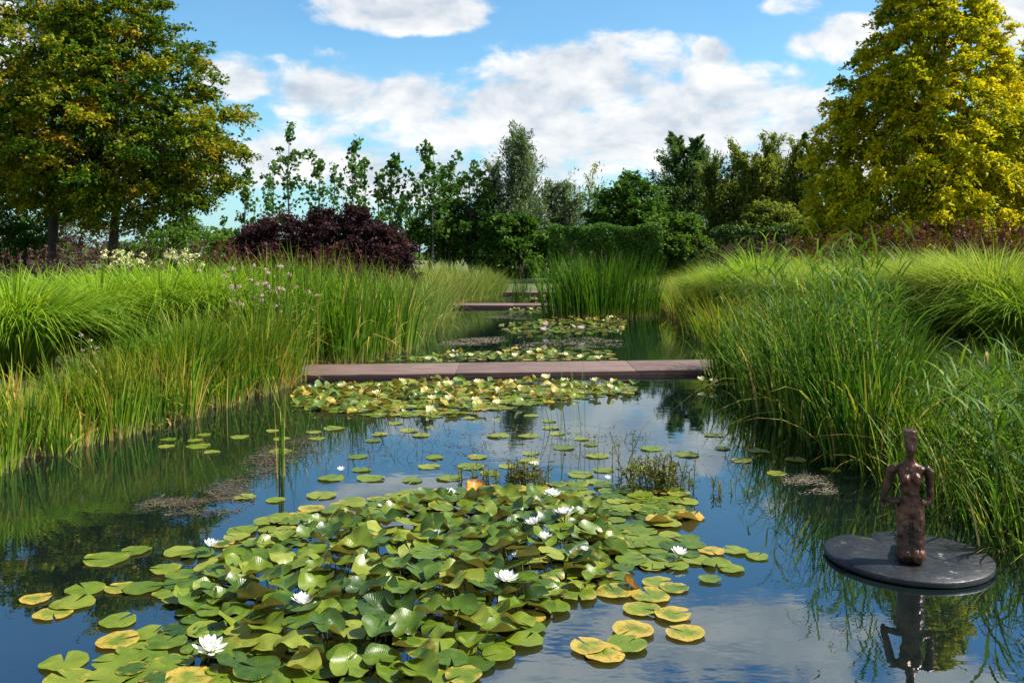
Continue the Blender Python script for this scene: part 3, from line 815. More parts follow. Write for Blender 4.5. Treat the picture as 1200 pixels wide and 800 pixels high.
def dead_stems():
    r = np.random.default_rng(41); g = Geo(); B = []
    for (cx, cy, sx, sy, n) in [(430, 520, 60, 16, 110), (530, 505, 60, 14, 60), (640, 540, 90, 16, 50), (820, 545, 40, 16, 24), (340, 540, 40, 14, 40), (730, 520, 40, 10, 30)]:
        for _ in range(n): B.append((*wp(r.normal(cx, sx), max(r.normal(cy, sy), 470)), -.03))
    B = np.array(B); m = len(B)
    ribbons(g, B, r.uniform(.06, .22, m), r.uniform(0, 2 * PI, m), r.uniform(0, .7, m), r.uniform(0, .8, m), r.uniform(0, .6, m), .005, r.random(m), 4, r=r)
    tag(link('dead_stems', g.build('dead_stems', M['bits_dark'])), 'thin dark broken stems poking out of the middle water', 'stems', kind='stuff')
dead_stems()
def weedy(label, px, py, n, wx, h, lv=14, name='water_plant', mat=None, ls=.055, ratio=.22):
    r = np.random.default_rng(int(px + py)); gs, gl = Geo(), Geo(); X, Y = wp(px, py)
    for i in range(n):
        b = np.array([r.normal(0, wx), r.normal(0, wx * .45), -.1]); az = r.uniform(0, 2 * PI); hh = h * r.uniform(.5, 1.1) + .1; ln = r.uniform(0, .35)
        t = np.linspace(0, 1, 6)[:, None]
        P = b + np.concatenate([hh * ln * np.cos(az) * t ** 1.5, hh * ln * np.sin(az) * t ** 1.5, hh * t], 1)
        tube(gs, P, .003, 4, r.random(), False)
        tt = r.uniform(.35, 1, lv)
        C = np.stack([np.interp(tt, t[:, 0], P[:, k]) for k in range(3)], -1)
        a = norm(np.stack([r.normal(0, 1, lv), r.normal(0, 1, lv), r.uniform(.1, 1.2, lv)], -1))
        leaves(gl, C + a * ls * .45, a, norm(r.normal(0, 1, (lv, 3)) + [0, 0, 1]), ls * r.uniform(.6, 1.2, lv), ratio, np.clip(r.normal(.5, .28, lv), 0, 1))
    t = thing(name, label, 'water plant', (X, Y, 0))
    link('stems', gs.build('stems', mat or M['aquatic']), t); link('leaves', gl.build('leaves', mat or M['aquatic']), t)
weedy('bushy leafy water plant behind the right end of the front raft', 768, 573, 70, .14, .23)
weedy('smaller reddish tangle of shoots beside the lone standing flower', 615, 567, 34, .1, .16)
weedy('sparse low shoots behind the front raft, left of the reddish tangle', 568, 562, 14, .1, .1, 8)
weedy('thin leaning sprig left of the bushy water plant', 725, 556, 5, .04, .3, 9)
weedy('scraggly twigs on the water right of the bushy water plant', 838, 577, 9, .08, .1, 6)

# ------------------------------------------------------------------ beds of reeds and grass
def band(r, n, y0, y1, off0, off1, side, power=1.0):
    Y = r.uniform(y0, y1, n); o = off0 + (off1 - off0) * r.random(n) ** power
    X = xl(Y) - o if side < 0 else o
    return X, Y
def bed(name, label, X, Y, h, w, mat, az, lean, arch, droop, seg=5, tint=None, extra=None, cat='reeds', sink=True, dry=.08):
    r = np.random.default_rng(len(label) * 13)
    n = len(X); g = Geo()
    z = np.maximum(terr(X, Y), -.12) if sink else terr(X, Y)
    ribbons(g, np.stack([X, Y, z], -1), h, az, lean, arch, droop, w, r.random(n) if tint is None else tint, seg, r=r)
    if dry:
        j = r.integers(0, n, int(n * dry)); m = len(j); hh = np.broadcast_to(h, (n,))[j]
        ribbons(g, np.stack([X[j], Y[j], z[j]], -1), hh * r.uniform(.4, 1.1, m), r.uniform(0, 2 * PI, m), r.uniform(0, .5, m), r.uniform(.2, 1.1, m), r.uniform(.2, .9, m), np.broadcast_to(w, (n,))[j], r.uniform(.9, 1, m), 6, r=r)
    if extra: extra(g, r)
    return tag(link(name, g.build(name, mat)), label, cat, kind='stuff')

def tuft(r, X, Y, size, nper):
    """cluster blades into tussocks: returns jittered copies and the outward azimuth"""
    n = len(X); k = np.repeat(np.arange(n), nper)
    dx = r.normal(0, size, len(k)); dy = r.normal(0, size, len(k))
    az = np.arctan2(dy, dx) + r.normal(0, .6, len(k))
    return X[k] + dx, Y[k] + dy, az, k, np.minimum(np.hypot(dx, dy) / size, 1.4)

r = np.random.default_rng(31)
# front left sedge
X, Y = band(r, 330, 3.6, 12.2, -.22, 1.0, -1, 1.1); hc = np.interp(Y, [4, 7.3, 8.1, 9.3, 11], [.42, .54, .66, .82, 1.0]) * r.uniform(.55, 1.1, 330); X, Y, az, k, q = tuft(r, X, Y, .085, 25)
ok = X < xl(Y) + .3; X, Y, az, k, q = X[ok], Y[ok], az[ok], k[ok], q[ok]
hk = hc[k] * r.uniform(.6, 1.08, len(X)); tk = np.clip(r.normal(.45, .24, 330)[k] + r.normal(0, .22, len(X)), 0, 1)
bed('sedge', 'yellow green sedge fringing the left bank', X, Y, hk, r.uniform(.011, .022, len(X)), M['sedge'], az, .03 + .08 * q, r.uniform(.0, .6, len(X)) ** 1.8, r.uniform(0, .15, len(X)), 5, tk, cat='sedge')
# taller mid green sedge just behind it
X, Y = band(r, 55, 9.9, 11.8, .1, .8, -1); X, Y, az, k, q = tuft(r, X, Y, .13, 60)
hk = r.uniform(.75, 1.15, 55)[k] * r.uniform(.6, 1.08, len(X)); tk = np.clip(r.normal(.35, .15, 55)[k] + r.normal(0, .2, len(X)), 0, 1)
bed('sedge', 'taller arching green sedge behind the left fringe', X, Y, hk, r.uniform(.01, .016, len(X)), M['cattail'], az, .05 + .16 * q, r.uniform(.05, .5, len(X)), r.uniform(0, .3, len(X)), 6, tk, cat='sedge')
# cattails
X = []; Y = []
def heads(g, r_): pass
Y = r.uniform(11.4, 17.2, 420); X = xl(Y) + .25 - r.random(420) ** 1.2 * 2.2; hc = r.uniform(.95, 1.75, 420); o_ = (X > -.29 * Y) & ((Y > 13.9) | (X < -3.1)); X, Y, hc = X[o_], Y[o_], hc[o_]; X, Y, az, k, q = tuft(r, X, Y, .1, 11)
hk = hc[k] * r.uniform(.6, 1.1, len(X)); tk = np.clip(r.normal(.45, .2, len(hc))[k] + r.normal(0, .2, len(X)), 0, 1)
bed('cattails', 'tall upright cattails on the left bank by the footbridge end', X, Y, hk, r.uniform(.018, .032, len(X)), M['cattail'], az, .02 + .08 * q, r.uniform(0, .45, len(X)) ** 1.5, r.uniform(0, .15, len(X)), 6, tk, cat='cattails')
# farther left grasses
Y = r.uniform(16.5, 42, 520); X = xl(Y) + .2 - r.random(520) ** 1.3 * 3.0; X, Y, az, k, q = tuft(r, X, Y, .2, 20)
hk = r.uniform(.9, 1.45, 520)[k] * r.uniform(.6, 1.1, len(X)); tk = np.clip(r.normal(.5, .2, 520)[k] + r.normal(0, .2, len(X)), 0, 1)
bed('tall_grass', 'soft tall grass along the far left bank', X, Y, hk, r.uniform(.018, .03, len(X)), M['bluegrass'], az, .06 + .16 * q, r.uniform(.05, .5, len(X)), r.uniform(0, .25, len(X)), 5, tk, cat='grass')
# right big reeds
def phrag(n, gen, hlo, hhi):
    def f(g, r_):
        X, Y = gen(r_, n); z = np.maximum(terr(X, Y), -.12)
        h = r_.uniform(hlo, hhi, n); az = r_.uniform(0, 2 * PI, n); ln = r_.uniform(.0, .16, n)
        ribbons(g, np.stack([X, Y, z], -1), h, az, ln, ln * .8, 0, .008, r_.random(n) * .6, 5, r=r_)
        m = 9
        for j in range(m):
            f_ = .3 + .7 * j / m + r_.uniform(-.03, .03, n); f_ = np.minimum(f_, .98)
            hor = h * (ln * f_ + ln * .8 * f_ ** 2.2)
            B = np.stack([X + hor * np.cos(az), Y + hor * np.sin(az), z + h * f_], -1)
            L = r_.uniform(.22, .42, n); a2 = r_.uniform(0, 2 * PI, n)
            ribbons(g, B, L, a2, r_.uniform(.5, .9, n), r_.uniform(.2, .7, n), r_.uniform(.3, .9, n), r_.uniform(.014, .024, n), np.clip(r_.normal(.42, .2, n), 0, 1), 5, r=r_)
    return f
n = 300
Y = r.uniform(7.2, 13.6, n); X = 2.75 + .03 * (Y - 7) + r.random(n) ** 1.05 * (.445 * Y - 2.8 - .03 * (Y - 7))
hc = np.interp(X / Y, [.2, .27, .33, .39, .46], [.9, 1.35, 1.65, 1.5, .85]) * np.interp(X, [2.7, 3.1], [.8, 1.0]) * r.uniform(.65, 1.1, n)
X, Y, az, k, q = tuft(r, X, Y, .11, 19)
hk = hc[k] * r.uniform(.6, 1.1, len(X)); tk = np.clip(r.normal(.42, .22, n)[k] + r.normal(0, .2, len(X)), 0, 1)
def ph_gen(q_, n):
    yy = q_.uniform(7.6, 13.4, n); return (3.0 + q_.random(n) * (.41 * yy - 3.0), yy)
bed('reeds', 'big mass of tall reeds standing in the water on the right', X, Y, hk, r.uniform(.013, .027, len(X)), M['reed'], az, .03 + .09 * q, r.uniform(.0, .65, len(X)) ** 1.9, r.uniform(0, .3, len(X)), 6, tk, phrag(170, ph_gen, 1.2, 2.2))
# lower reeds to the right of them
n = 150
Y = r.uniform(7.6, 12.6, n); X = Y * r.uniform(.44, .6, n); hc = r.uniform(.45, .85, n)
X, Y, az, k, q = tuft(r, X, Y, .11, 20)
bed('reeds', 'lower sparser reeds beside the tall mass at the right photo edge', X, Y, hc[k] * r.uniform(.6, 1.1, len(X)), r.uniform(.01, .018, len(X)), M['reed'], az, .05 + .16 * q, r.uniform(.02, .5, len(X)), r.uniform(0, .3, len(X)), 6, np.clip(r.normal(.5, .22, len(X)), 0, 1))
# right front reeds
Y = r.uniform(4.9, 7.6, 230); X = np.interp(Y, [4.5, 5.5, 6.5, 7.6], [2.95, 2.85, 2.85, 2.95]) + r.random(230) * 1.5; X, Y, az, k, q = tuft(r, X, Y, .09, 17)
hk = r.uniform(.45, .9, 230)[k] * r.uniform(.55, 1.1, len(X)); tk = np.clip(r.normal(.55, .2, 230)[k] + r.normal(0, .22, len(X)), 0, 1)
bed('reeds', 'thinner light green reeds at the right edge behind the bronze figure', X, Y, hk, r.uniform(.008, .015, len(X)), M['reed'], az, .05 + .1 * q, r.uniform(.02, .4, len(X)), r.uniform(0, .25, len(X)), 6, tk,
    phrag(70, lambda q_, n: (q_.uniform(2.95, 4.3, n), q_.uniform(5.0, 7.4, n)), .7, 1.15))
# right rear grasses
Y = r.uniform(15.5, 30, 330); X = np.interp(Y, [15, 18, 25, 30], [3.7, 4.0, 4.6, 4.6]) + r.random(330) ** 1.2 * 2.2; X, Y, az, k, q = tuft(r, X, Y, .17, 22)
hk = r.uniform(.8, 1.3, 330)[k] * r.uniform(.6, 1.1, len(X)); tk = np.clip(r.normal(.5, .22, 330)[k] + r.normal(0, .2, len(X)), 0, 1)
bed('tall_grass', 'loose yellow green grass along the far right bank', X, Y, hk, r.uniform(.016, .026, len(X)), M['sedge'], az, .04 + .09 * q, r.uniform(.05, .45, len(X)), r.uniform(0, .25, len(X)), 5, tk, cat='grass')
# ground cover on the banks
n = 26000
Y = r.uniform(3, 46, n); X = np.where(r.random(n) < .5, xl(Y) - r.random(n) * 9, xr(Y) + r.random(n) * 9)
bed('grass', 'rough short grass covering both banks', X, Y, r.uniform(.12, .38, n), r.uniform(.012, .02, n), M['sedge'], r.uniform(0, 2 * PI, n), r.uniform(0, .4, n), r.uniform(0, .5, n), .15, 3, cat='grass')

# reed clump in mid water
def reed_clump(label, px, d, half, n, h, w=.02):
    r = np.random.default_rng(int(px)); g = Geo()
    b = np.stack([np.clip(r.normal(0, half * .5, n), -half, half), r.normal(0, half * .3, n), np.full(n, -.15)], -1)
    az = np.where(b[:, 0] > 0, 0.0, PI) + r.normal(0, .9, n)
    out = np.abs(b[:, 0]) / half
    ribbons(g, b, h * r.uniform(.55, 1.05, n), az, .02 + .1 * out, r.uniform(.02, .3, n), r.uniform(0, .15, n), w * r.uniform(.7, 1.2, n), np.clip(r.normal(.2, .2, n), 0, 1), 6, r=r)
    t = thing('reed_clump', label, 'reed clump', (xa(px, d), d, 0))
    link('blades', g.build('blades', M['cattail']), t)
    g2 = Geo()
    for i in range(8):
        x, y = r.normal(0, half * .4), r.normal(0, half * .2); hh = h * r.uniform(.7, .9)
        tube(g2, [(x, y, -.1), (x * 1.05, y, hh)], .007, 5); tube(g2, [(x * 1.05, y, hh), (x * 1.06, y, hh + .05), (x * 1.06, y, hh + .18), (x * 1.06, y, hh + .22)], [.008, .014, .014, .005], 7)
    link('seed_heads', g2.build('seed_heads', M['seed_head']), t)
reed_clump('dense dark green reed clump rising from mid water beyond the footbridge', 702, 25.5, 1.55, 1300, 2.1, .028)
reed_clump('small upright reed tuft at the foot of the silvery willow', 610, 33, .3, 90, 1.5)

# ------------------------------------------------------------------ fountain grass mounds
def mound_me(seed, n, mat, h=1.1, spread=1.0, wk=1.0):
    r = np.random.default_rng(seed); g = Geo()
    rad = np.sqrt(r.random(n)) * .34; a0 = r.uniform(0, 2 * PI, n)
    b = np.stack([rad * np.cos(a0), rad * np.sin(a0), np.full(n, -.05)], -1)
    az = a0 + r.normal(0, .45, n); q = rad / .34
    L = h * r.uniform(.75, 1.2, n) * 1.25
    ribbons(g, b, L, az, (.05 + .3 * q) * spread, (.12 + .36 * q + .15 * r.random(n)) * spread, .12 + .55 * q * r.uniform(.6, 1.2, n), wk * r.uniform(.014, .026, n), np.clip(r.normal(.5, .24, n), 0, 1), 7, r=r)
    return g.build('blades', mat)
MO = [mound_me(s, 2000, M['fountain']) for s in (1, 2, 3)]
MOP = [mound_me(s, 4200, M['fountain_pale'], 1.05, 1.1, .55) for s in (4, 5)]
mr = np.random.default_rng(17)
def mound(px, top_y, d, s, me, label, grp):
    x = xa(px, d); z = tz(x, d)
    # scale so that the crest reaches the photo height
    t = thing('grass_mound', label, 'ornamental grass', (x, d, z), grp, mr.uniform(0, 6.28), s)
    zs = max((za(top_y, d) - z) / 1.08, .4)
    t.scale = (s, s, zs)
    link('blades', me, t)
LG = 'fountain grass mounds on the left bank'; RG = 'grass mounds on the right bank'
mound(18, 320, 10.4, 1.05, MO[0], 'large lime green weeping grass mound at the left photo edge, nearest of its row', LG)
mound(-80, 322, 11.2, 1.1, MO[1], 'lime green grass mound cut by the left photo edge', LG)
mound(118, 318, 12.6, 1.05, MO[1], 'lime grass mound right of the large one at the left edge', LG)
mound(190, 314, 13.0, 1.0, MO[2], 'broad lime grass mound below the first cream hydrangea', LG)
mound(250, 312, 13.4, 1.0, MO[0], 'lime grass mound below the second cream hydrangea, last before the pink flowers', LG)
mound(60, 318, 14.6, 1.1, MO[2], 'lime grass mound behind and between the two leftmost mounds', LG)
mound(150, 312, 15.2, 1.1, MO[0], 'lime grass mound of the rear row below the forked tree', LG)
mound(225, 312, 15.6, 1.1, MO[1], 'lime grass mound of the rear row between both hydrangeas', LG)
mound(285, 312, 16.0, 1.0, MO[2], 'lime grass mound at the right end of the rear row', LG)
mound(345, 316, 18.5, 1.1, MO[0], 'lime grass mound half hidden behind the pink flowers', LG)
mound(1165, 288, 14.2, 1.5, MOP[0], 'biggest pale grass mound at the right photo edge', RG)
mound(1215, 320, 12.9, 1.3, MO[1], 'darker grass mound at the lower right photo edge', RG)
mound(1085, 294, 15.5, 1.35, MOP[1], 'pale grass mound left of the biggest one, behind tall reeds', RG)
mound(1010, 300, 17, 1.3, MOP[0], 'pale grass mound under the left side of the golden tree', RG)
mound(945, 302, 18.5, 1.3, MOP[1], 'pale grass mound behind the tallest reed tips', RG)
mound(890, 294, 20.5, 1.25, MO[2], 'rounded dark green grass mound before the clipped laurel hedge', RG)
mound(842, 306, 22.5, 1.1, MOP[0], 'small pale grass mound at the far end of the right row', RG)
mound(925, 298, 23.5, 1.4, MOP[1], 'pale grass mound of the rear row below the purple bed', RG)
mound(1040, 294, 20.5, 1.5, MOP[0], 'pale grass mound of the rear row below the golden tree', RG)
mound(1130, 290, 18.5, 1.5, MOP[1], 'pale grass mound of the rear row near the red-leaved bed', RG)

# ------------------------------------------------------------------ trees
def tube_path(p0, p1, sag, k, r):
    t = np.linspace(0, 1, k)[:, None]
    P = p0 + (p1 - p0) * t
    P[:, 2] += sag * np.sin(t[:, 0] * PI)
    P[1:-1] += r.normal(0, .02 * np.linalg.norm(p1 - p0), (k - 2, 3))
    return P

def crown_tree(name, label, cat, px, d, prof, leafmat_, bark, n_cl, cl_r, n_tw, n_lv, ls, ratio=.55, up=.15, out=.7, flat=.6, droop=.25, trunk_r=.16, trunk_top=.75, forks=1, seed=0, group=None, base_dx=(0,), inner=.45, squash=(1, 1), tintsd=.16, limbs=True, far=None, jit=.12):
    if far is None and 30 <= d < 42: far = d * 1.45
    """prof: [(height, radius)...] of the crown. clumps of leafy twigs at the ends of limbs"""
    if far:
        kk = far / d; d = far; prof = [(max(kk * h_ - 1.25 * (kk - 1), .3), kk * r_) for h_, r_ in prof]; cl_r *= kk; ls *= kk; trunk_r *= kk
    r = np.random.default_rng(abs(seed + int(px * 3 + d)))
    x = xa(px, d); z = tz(x, d); t = thing(name, label, cat, (x, d, z), group)
    hs = np.array([p[0] for p in prof], float); rs = np.array([p[1] for p in prof], float)
    hh = np.linspace(hs[0], hs[-1], 200); w = np.interp(hh, hs, rs) ** 1.2 + .04; w /= w.sum()
    cz = r.choice(hh, n_cl, p=w) + r.normal(0, .05, n_cl)
    ca = r.uniform(0, 2 * PI, n_cl) ; cr = np.interp(cz, hs, rs) * r.uniform(inner ** 2, 1, n_cl) ** .5 * r.uniform(.84, 1.1, n_cl)
    C = np.stack([cr * np.cos(ca) * squash[0], cr * np.sin(ca) * squash[1], cz], -1)
    top = hs[-1]
    gw = Geo(); gl = Geo()
    stems = []
    for bx in base_dx:
        k = 7; tt = np.linspace(0, 1, k)[:, None]
        P = np.array([bx, 0, -.1]) + np.concatenate([-bx * .75 * tt + r.normal(0, .03, (k, 1)) * (tt > 0), r.normal(0, .04, (k, 1)) * (tt > 0), (top * trunk_top + .1) * tt], 1)
        tube(gw, P, trunk_r * (1 - .8 * tt[:, 0]) * (1 + .5 * np.exp(-tt[:, 0] * 14)), 9, r.random())
        stems.append(P)
    if limbs:
        for c in C[:45]:
            P = stems[r.integers(len(stems))]
            zt = min(max(c[2] - .35 * math.hypot(c[0], c[1]) - .1, hs[0] * .5 + .02), P[-1, 2] * .97)
            a = np.array([np.interp(zt, P[:, 2], P[:, i]) for i in range(3)])
            L = np.linalg.norm(c - a)
            pp = tube_path(a, c, .08 * L, 6, r)
            r0 = min(trunk_r * .3 * max(.15, 1 - zt / top), .012 + .008 * L)
            tube(gw, pp, np.linspace(r0, .008, 6), 5, r.random(), False)
    # twigs
    m = n_cl * n_tw; ci = np.repeat(np.arange(n_cl), n_tw)
    o = norm(np.stack([C[:, 0], C[:, 1], (C[:, 2] - np.interp(.45, [0, 1], [hs[0], top])) * .6], -1))[ci]
    dv = norm(o * out + norm(r.normal(0, 1, (m, 3)) * [1, 1, flat]) + [0, 0, up])
    L = cl_r * r.uniform(.5, 1.25, m)
    o0 = C[ci] + r.normal(0, .12 * cl_r, (m, 3))
    # leaves
    q = m * n_lv; ti = np.repeat(np.arange(m), n_lv); s = r.uniform(.1, 1, q)
    pos = o0[ti] + dv[ti] * (L[ti] * s)[:, None] + r.normal(0, jit * cl_r, (q, 3)) * [1, 1, .6]
    pos[:, 2] -= droop * cl_r * s ** 2
    pos[:, 2] = np.maximum(pos[:, 2], .03)
    ax = norm(dv[ti] + r.normal(0, .6, (q, 3)) - [0, 0, .25])
    nr = norm(np.array([0, 0, 1.0]) + r.normal(0, .55, (q, 3)))
    tint = np.clip(.5 + r.normal(0, tintsd, n_cl)[ci][ti] + r.normal(0, .2, q), 0, 1)
    leaves(gl, pos, ax, nr, ls * r.uniform(.65, 1.25, q), ratio, tint)
    link('trunk', gw.build('trunk', bark, True), t)
    link('crown', gl.build('crown', leafmat_), t)
    return t

def sprig_tree(name, label, cat, px, d, top_y, n_br, br_len, up, leafmat_, bark, n_lv, ls, ratio, z0=.15, trunk_r=.07, seed=0, group=None, spread_top=.35, tw=3, stems=1, lean=0.0, jitter=.12, basew=0.0, tintc=.5):
    """slender tree: ascending leafy branches along one or more stems"""
    r = np.random.default_rng(abs(seed + int(px * 5 + d)))
    if 30 <= d < 42: br_len *= 1.45; ls *= 1.35; trunk_r *= 1.45; basew *= 1.45; d *= 1.45
    x = xa(px, d); z = tz(x, d); top = za(top_y, d) - z
    t = thing(name, label, cat, (x, d, z), group); gw, gl = Geo(), Geo()
    for s in range(stems):
        hgt = top * (1 if s == 0 else r.uniform(.72, .96)); a0 = r.uniform(0, 2 * PI); bw = basew * (0 if s == 0 else r.uniform(.4, 1))
        k = 7; tt = np.linspace(0, 1, k)[:, None]
        P = np.concatenate([bw * np.cos(a0) * tt ** .7 + lean * tt ** 2, bw * np.sin(a0) * tt ** .7, hgt * tt - .05], 1) + r.normal(0, .03, (k, 3)) * (tt > 0)
        tube(gw, P, trunk_r * (1 - .88 * tt[:, 0]), 7, r.random())
        for i in range(n_br):
            f = z0 + (1 - z0) * (i + r.random()) / n_br; f = min(f, .985)
            p = np.array([np.interp(f, tt[:, 0], P[:, j]) for j in range(3)])
            L = br_len * (1 - (1 - spread_top) * f) * r.uniform(.55, 1.2); az = r.uniform(0, 2 * PI); e = up + r.normal(0, .15)
            dv = np.array([math.cos(az) * math.cos(e), math.sin(az) * math.cos(e), math.sin(e)])
            u = np.linspace(0, 1, 4)[:, None]
            Q = p + dv * L * u + np.array([0, 0, 1]) * (.25 * L * u ** 2)
            tube(gw, Q, np.linspace(trunk_r * .3 * (1 - .7 * f) + .005, .004, 4), 4, r.random(), False)
            c = n_lv; sf = r.uniform(.12, 1.05, c)
            pos = np.stack([np.interp(sf, u[:, 0], Q[:, j]) for j in range(3)], -1) + r.normal(0, jitter * L, (c, 3)) * [1, 1, .8]
            ax = norm(dv * .8 + r.normal(0, .6, (c, 3)) + [0, 0, .1]); nr = norm(r.normal(0, .8, (c, 3)) + [0, 0, .6])
            leaves(gl, pos, ax, nr, ls * r.uniform(.6, 1.3, c), ratio, np.clip(tintc + r.normal(0, .12) + r.normal(0, .2, c), 0, 1))
    link('trunk', gw.build('trunk', bark, True), t); link('crown', gl.build('crown', leafmat_), t)
    return t

# left autumn-tinted trees (two trunks close together)
LT = 'broad yellowing trees at the left'
crown_tree('broadleaf_tree', 'broad green tree turning yellow at the left, on the right-hand of two dark trunks', 'tree', 135, 22,
           [(2.1, .8), (2.5, 1.9), (3.1, 2.6), (3.9, 3.0), (4.8, 2.85), (5.7, 2.4), (6.6, 1.85), (7.4, 1.2), (8.0, .5)], M['leaf_autumn'], M['bark'], 470, .54, 15, 15, .1, .62, .12, .7, .3, .2, .13, .8, seed=2, inner=.3, far=37, group=LT, tintsd=.22, jit=.08)
crown_tree('broadleaf_tree', 'yellowing green tree on the left-hand trunk with a bare low side branch', 'tree', 62, 23.5,
           [(2.5, .9), (3.0, 1.9), (3.6, 2.5), (5, 2.4), (6.3, 1.9), (7.6, 1.2), (8.3, .5)], M['leaf_autumn'], M['bark'], 320, .54, 15, 15, .1, .62, .12, .7, .3, .25, .14, .8, seed=5, inner=.3, far=39.5, group=LT, tintsd=.22, jit=.08)
crown_tree('broadleaf_tree', 'darker green tree cut by the left photo edge behind the yellowing pair', 'tree', -20, 27, [(.8, 1.2), (1.8, 2.1), (2.8, 2.2), (3.8, 1.6), (4.6, .6)], M['leaf_dark'], M['bark'], 110, .7, 12, 12, .15, .55, seed=7, far=43)
# golden tree on the right
crown_tree('golden_tree', 'large conical golden yellow tree at the right', 'tree', 1092, 24,
           [(.7, 2.3), (1.3, 3.1), (2.2, 3.35), (3.4, 3.15), (4.8, 2.75), (6.2, 2.15), (7.6, 1.5), (8.8, .9), (9.8, .3)], M['leaf_gold'], M['bark'], 1500, .4, 14, 12, .115, .5, .25, 1.1, .5, .6, .2, .6, seed=3, inner=.3, tintsd=.17, far=36, jit=.07)
crown_tree('golden_tree', 'second golden tree partly cut by the right photo edge', 'tree', 1232, 27, [(.7, 1.6), (1.8, 2.3), (3.4, 2.2), (5, 1.7), (6.6, 1.1), (7.9, .4)], M['leaf_gold'], M['bark'], 420, .46, 15, 12, .12, .55, .25, 1.1, .55, .5, .2, .55, seed=8, far=39, jit=.08)

# young poplars behind the purple bushes
PO = 'slender young poplars behind the purple bushes'
for (px, d, ty, nb, bl, nl, lab, st) in [
    (287, 43, 204, 16, .8, 20, 'short leafy young poplar nearest the yellowing tree', 1),
    (338, 34, 152, 17, 1.0, 17, 'tallest sparse young poplar with a thin leading shoot', 1),
    (374, 35, 184, 13, .9, 16, 'thin young poplar right of the tallest one', 1),
    (413, 34, 165, 14, 1.05, 22, 'young poplar with a dense round tuft at its top', 1),
    (392, 38, 198, 12, .8, 15, 'low sparse poplar between the thin one and the tufted one', 1),
    (458, 35, 184, 16, 1.15, 24, 'full leafy poplar in the middle of the row', 1),
    (443, 38, 205, 12, .8, 15, 'low poplar just left of the full one', 1),
    (508, 35, 178, 17, 1.0, 26, 'leafy poplar with dense upper branches above the pollards', 1),
    (527, 36, 190, 15, .95, 22, 'poplar crowded against its right neighbour above the pollards', 1),
    (476, 39, 228, 12, .7, 18, 'short dark poplar right of the full one', 1),
    (262, 44, 262, 9, .7, 14, 'small poplar glimpsed under the yellowing tree', 1),
    (320, 37, 200, 13, .9, 18, 'small poplar at the left foot of the tallest one', 1), (428, 39, 196, 13, .9, 18, 'medium poplar between the tufted and the full one', 1), (492, 38, 205, 13, 1.0, 20, 'medium poplar just left of the dense upper branches', 1), (550, 40, 196, 14, 1.0, 22, 'poplar last of the row, beside the silvery willow', 1),
    (942, 44, 150, 22, .35, 16, 'single thin leading shoot standing left of the golden tree', 1)]:
    sprig_tree('poplar_tree', lab, 'tree', px, d, ty, int(nb * .75), bl * 1.35, .8, M['leaf_poplar'], M['bark_pale'], int(nl * 2.3), .2, .85, .2, .06, group=PO if px < 900 else None, jitter=.17, spread_top=.45)
# pollards with clear stems
PL = 'small round-headed trees at the end of the left bank'
for (px, d, r0, h0, ht, lab) in [(505, 36, 1.0, 1.5, 3.2, 'round-headed small tree leftmost of the row of four'), (533, 37, 1.0, 1.5, 3.4, 'round-headed small tree second of the row'), (551, 36, 1.1, 1.5, 4.6, 'round-headed small tree with a taller ragged top, third of the row'), (573, 37, 1.0, 1.4, 3.6, 'round-headed leaning small tree beside the silvery willow')]:
    crown_tree('pollard_tree', lab, 'tree', px, d, [(h0 - .3, r0 * .6), (h0 + .3, r0), (ht - .9, r0 * .95), (ht, r0 * .35)], M['leaf_dark'], M['bark'], 46, .5, 12, 11, .15, .55, trunk_r=.1, trunk_top=.7, seed=int(px), group=PL, up=.25)
# silvery willow in the centre
sprig_tree('willow_tree', 'tall silvery willow with feathery ascending branches in the centre', 'tree', 606, 36, 163, 60, 2.0, .85, M['leaf_willow'], M['bark'], 120, .22, .22, .06, .13, spread_top=.3, jitter=.13, stems=3, basew=.6)
sprig_tree('willow_tree', 'shorter bushy silvery willow against the left foot of the tall one', 'tree', 578, 37, 200, 32, 1.5, .8, M['leaf_willow'], M['bark'], 130, .22, .24, .1, .08, spread_top=.35, jitter=.15)
sprig_tree('willow_tree', 'low grey green willow right of the tall silvery one', 'tree', 648, 37, 222, 34, 1.7, .7, M['leaf_willow'], M['bark'], 130, .22, .24, .08, .08, spread_top=.4, jitter=.15, stems=2, basew=.7)
crown_tree('dark_shrub', 'dark dense shrub below the silvery willow at the water end', 'shrub', 604, 35, [(.1, 1.1), (.8, 1.35), (1.8, 1.3), (2.6, .9)], M['leaf_dark'], M['bark'], 150, .45, 12, 12, .15, .55, trunk_r=.08, seed=4, inner=.2)
# poplar shoots and broad shrubs right of centre
sprig_tree('poplar_tree', 'pale sparse sapling between the low willow and the round shrub', 'tree', 690, 40, 214, 9, 1.6, 1.1, M['leaf_willow_gold'], M['bark_pale'], 50, .18, .35, .1, .06, spread_top=.9, jitter=.1, stems=3, basew=.9)
crown_tree('round_shrub', 'broad dark green shrub with upright twiggy top right of the pale sapling', 'shrub', 738, 36, [(.3, 1.5), (1.2, 2.0), (2.4, 1.9), (3.3, 1.4), (4.3, .7)], M['leaf_dark'], M['bark'], 220, .5, 12, 12, .16, .6, up=.4, seed=6, inner=.2)
sprig_tree('poplar_tree', 'row of thin shoots rising out of the broad dark shrub', 'tree', 735, 38, 212, 12, .6, 1.0, M['leaf_poplar'], M['bark_pale'], 36, .16, .6, .4, .05, stems=4, basew=1.3, jitter=.2)
CY = 'dark pointed evergreens right of centre'
sprig_tree('evergreen_tree', 'tallest pointed dark evergreen, left of its twin', 'tree', 792, 38, 160, 120, 2.5, .5, M['leaf_conifer'], M['bark'], 150, .17, .3, .04, .12, spread_top=.12, jitter=.1, group=CY)
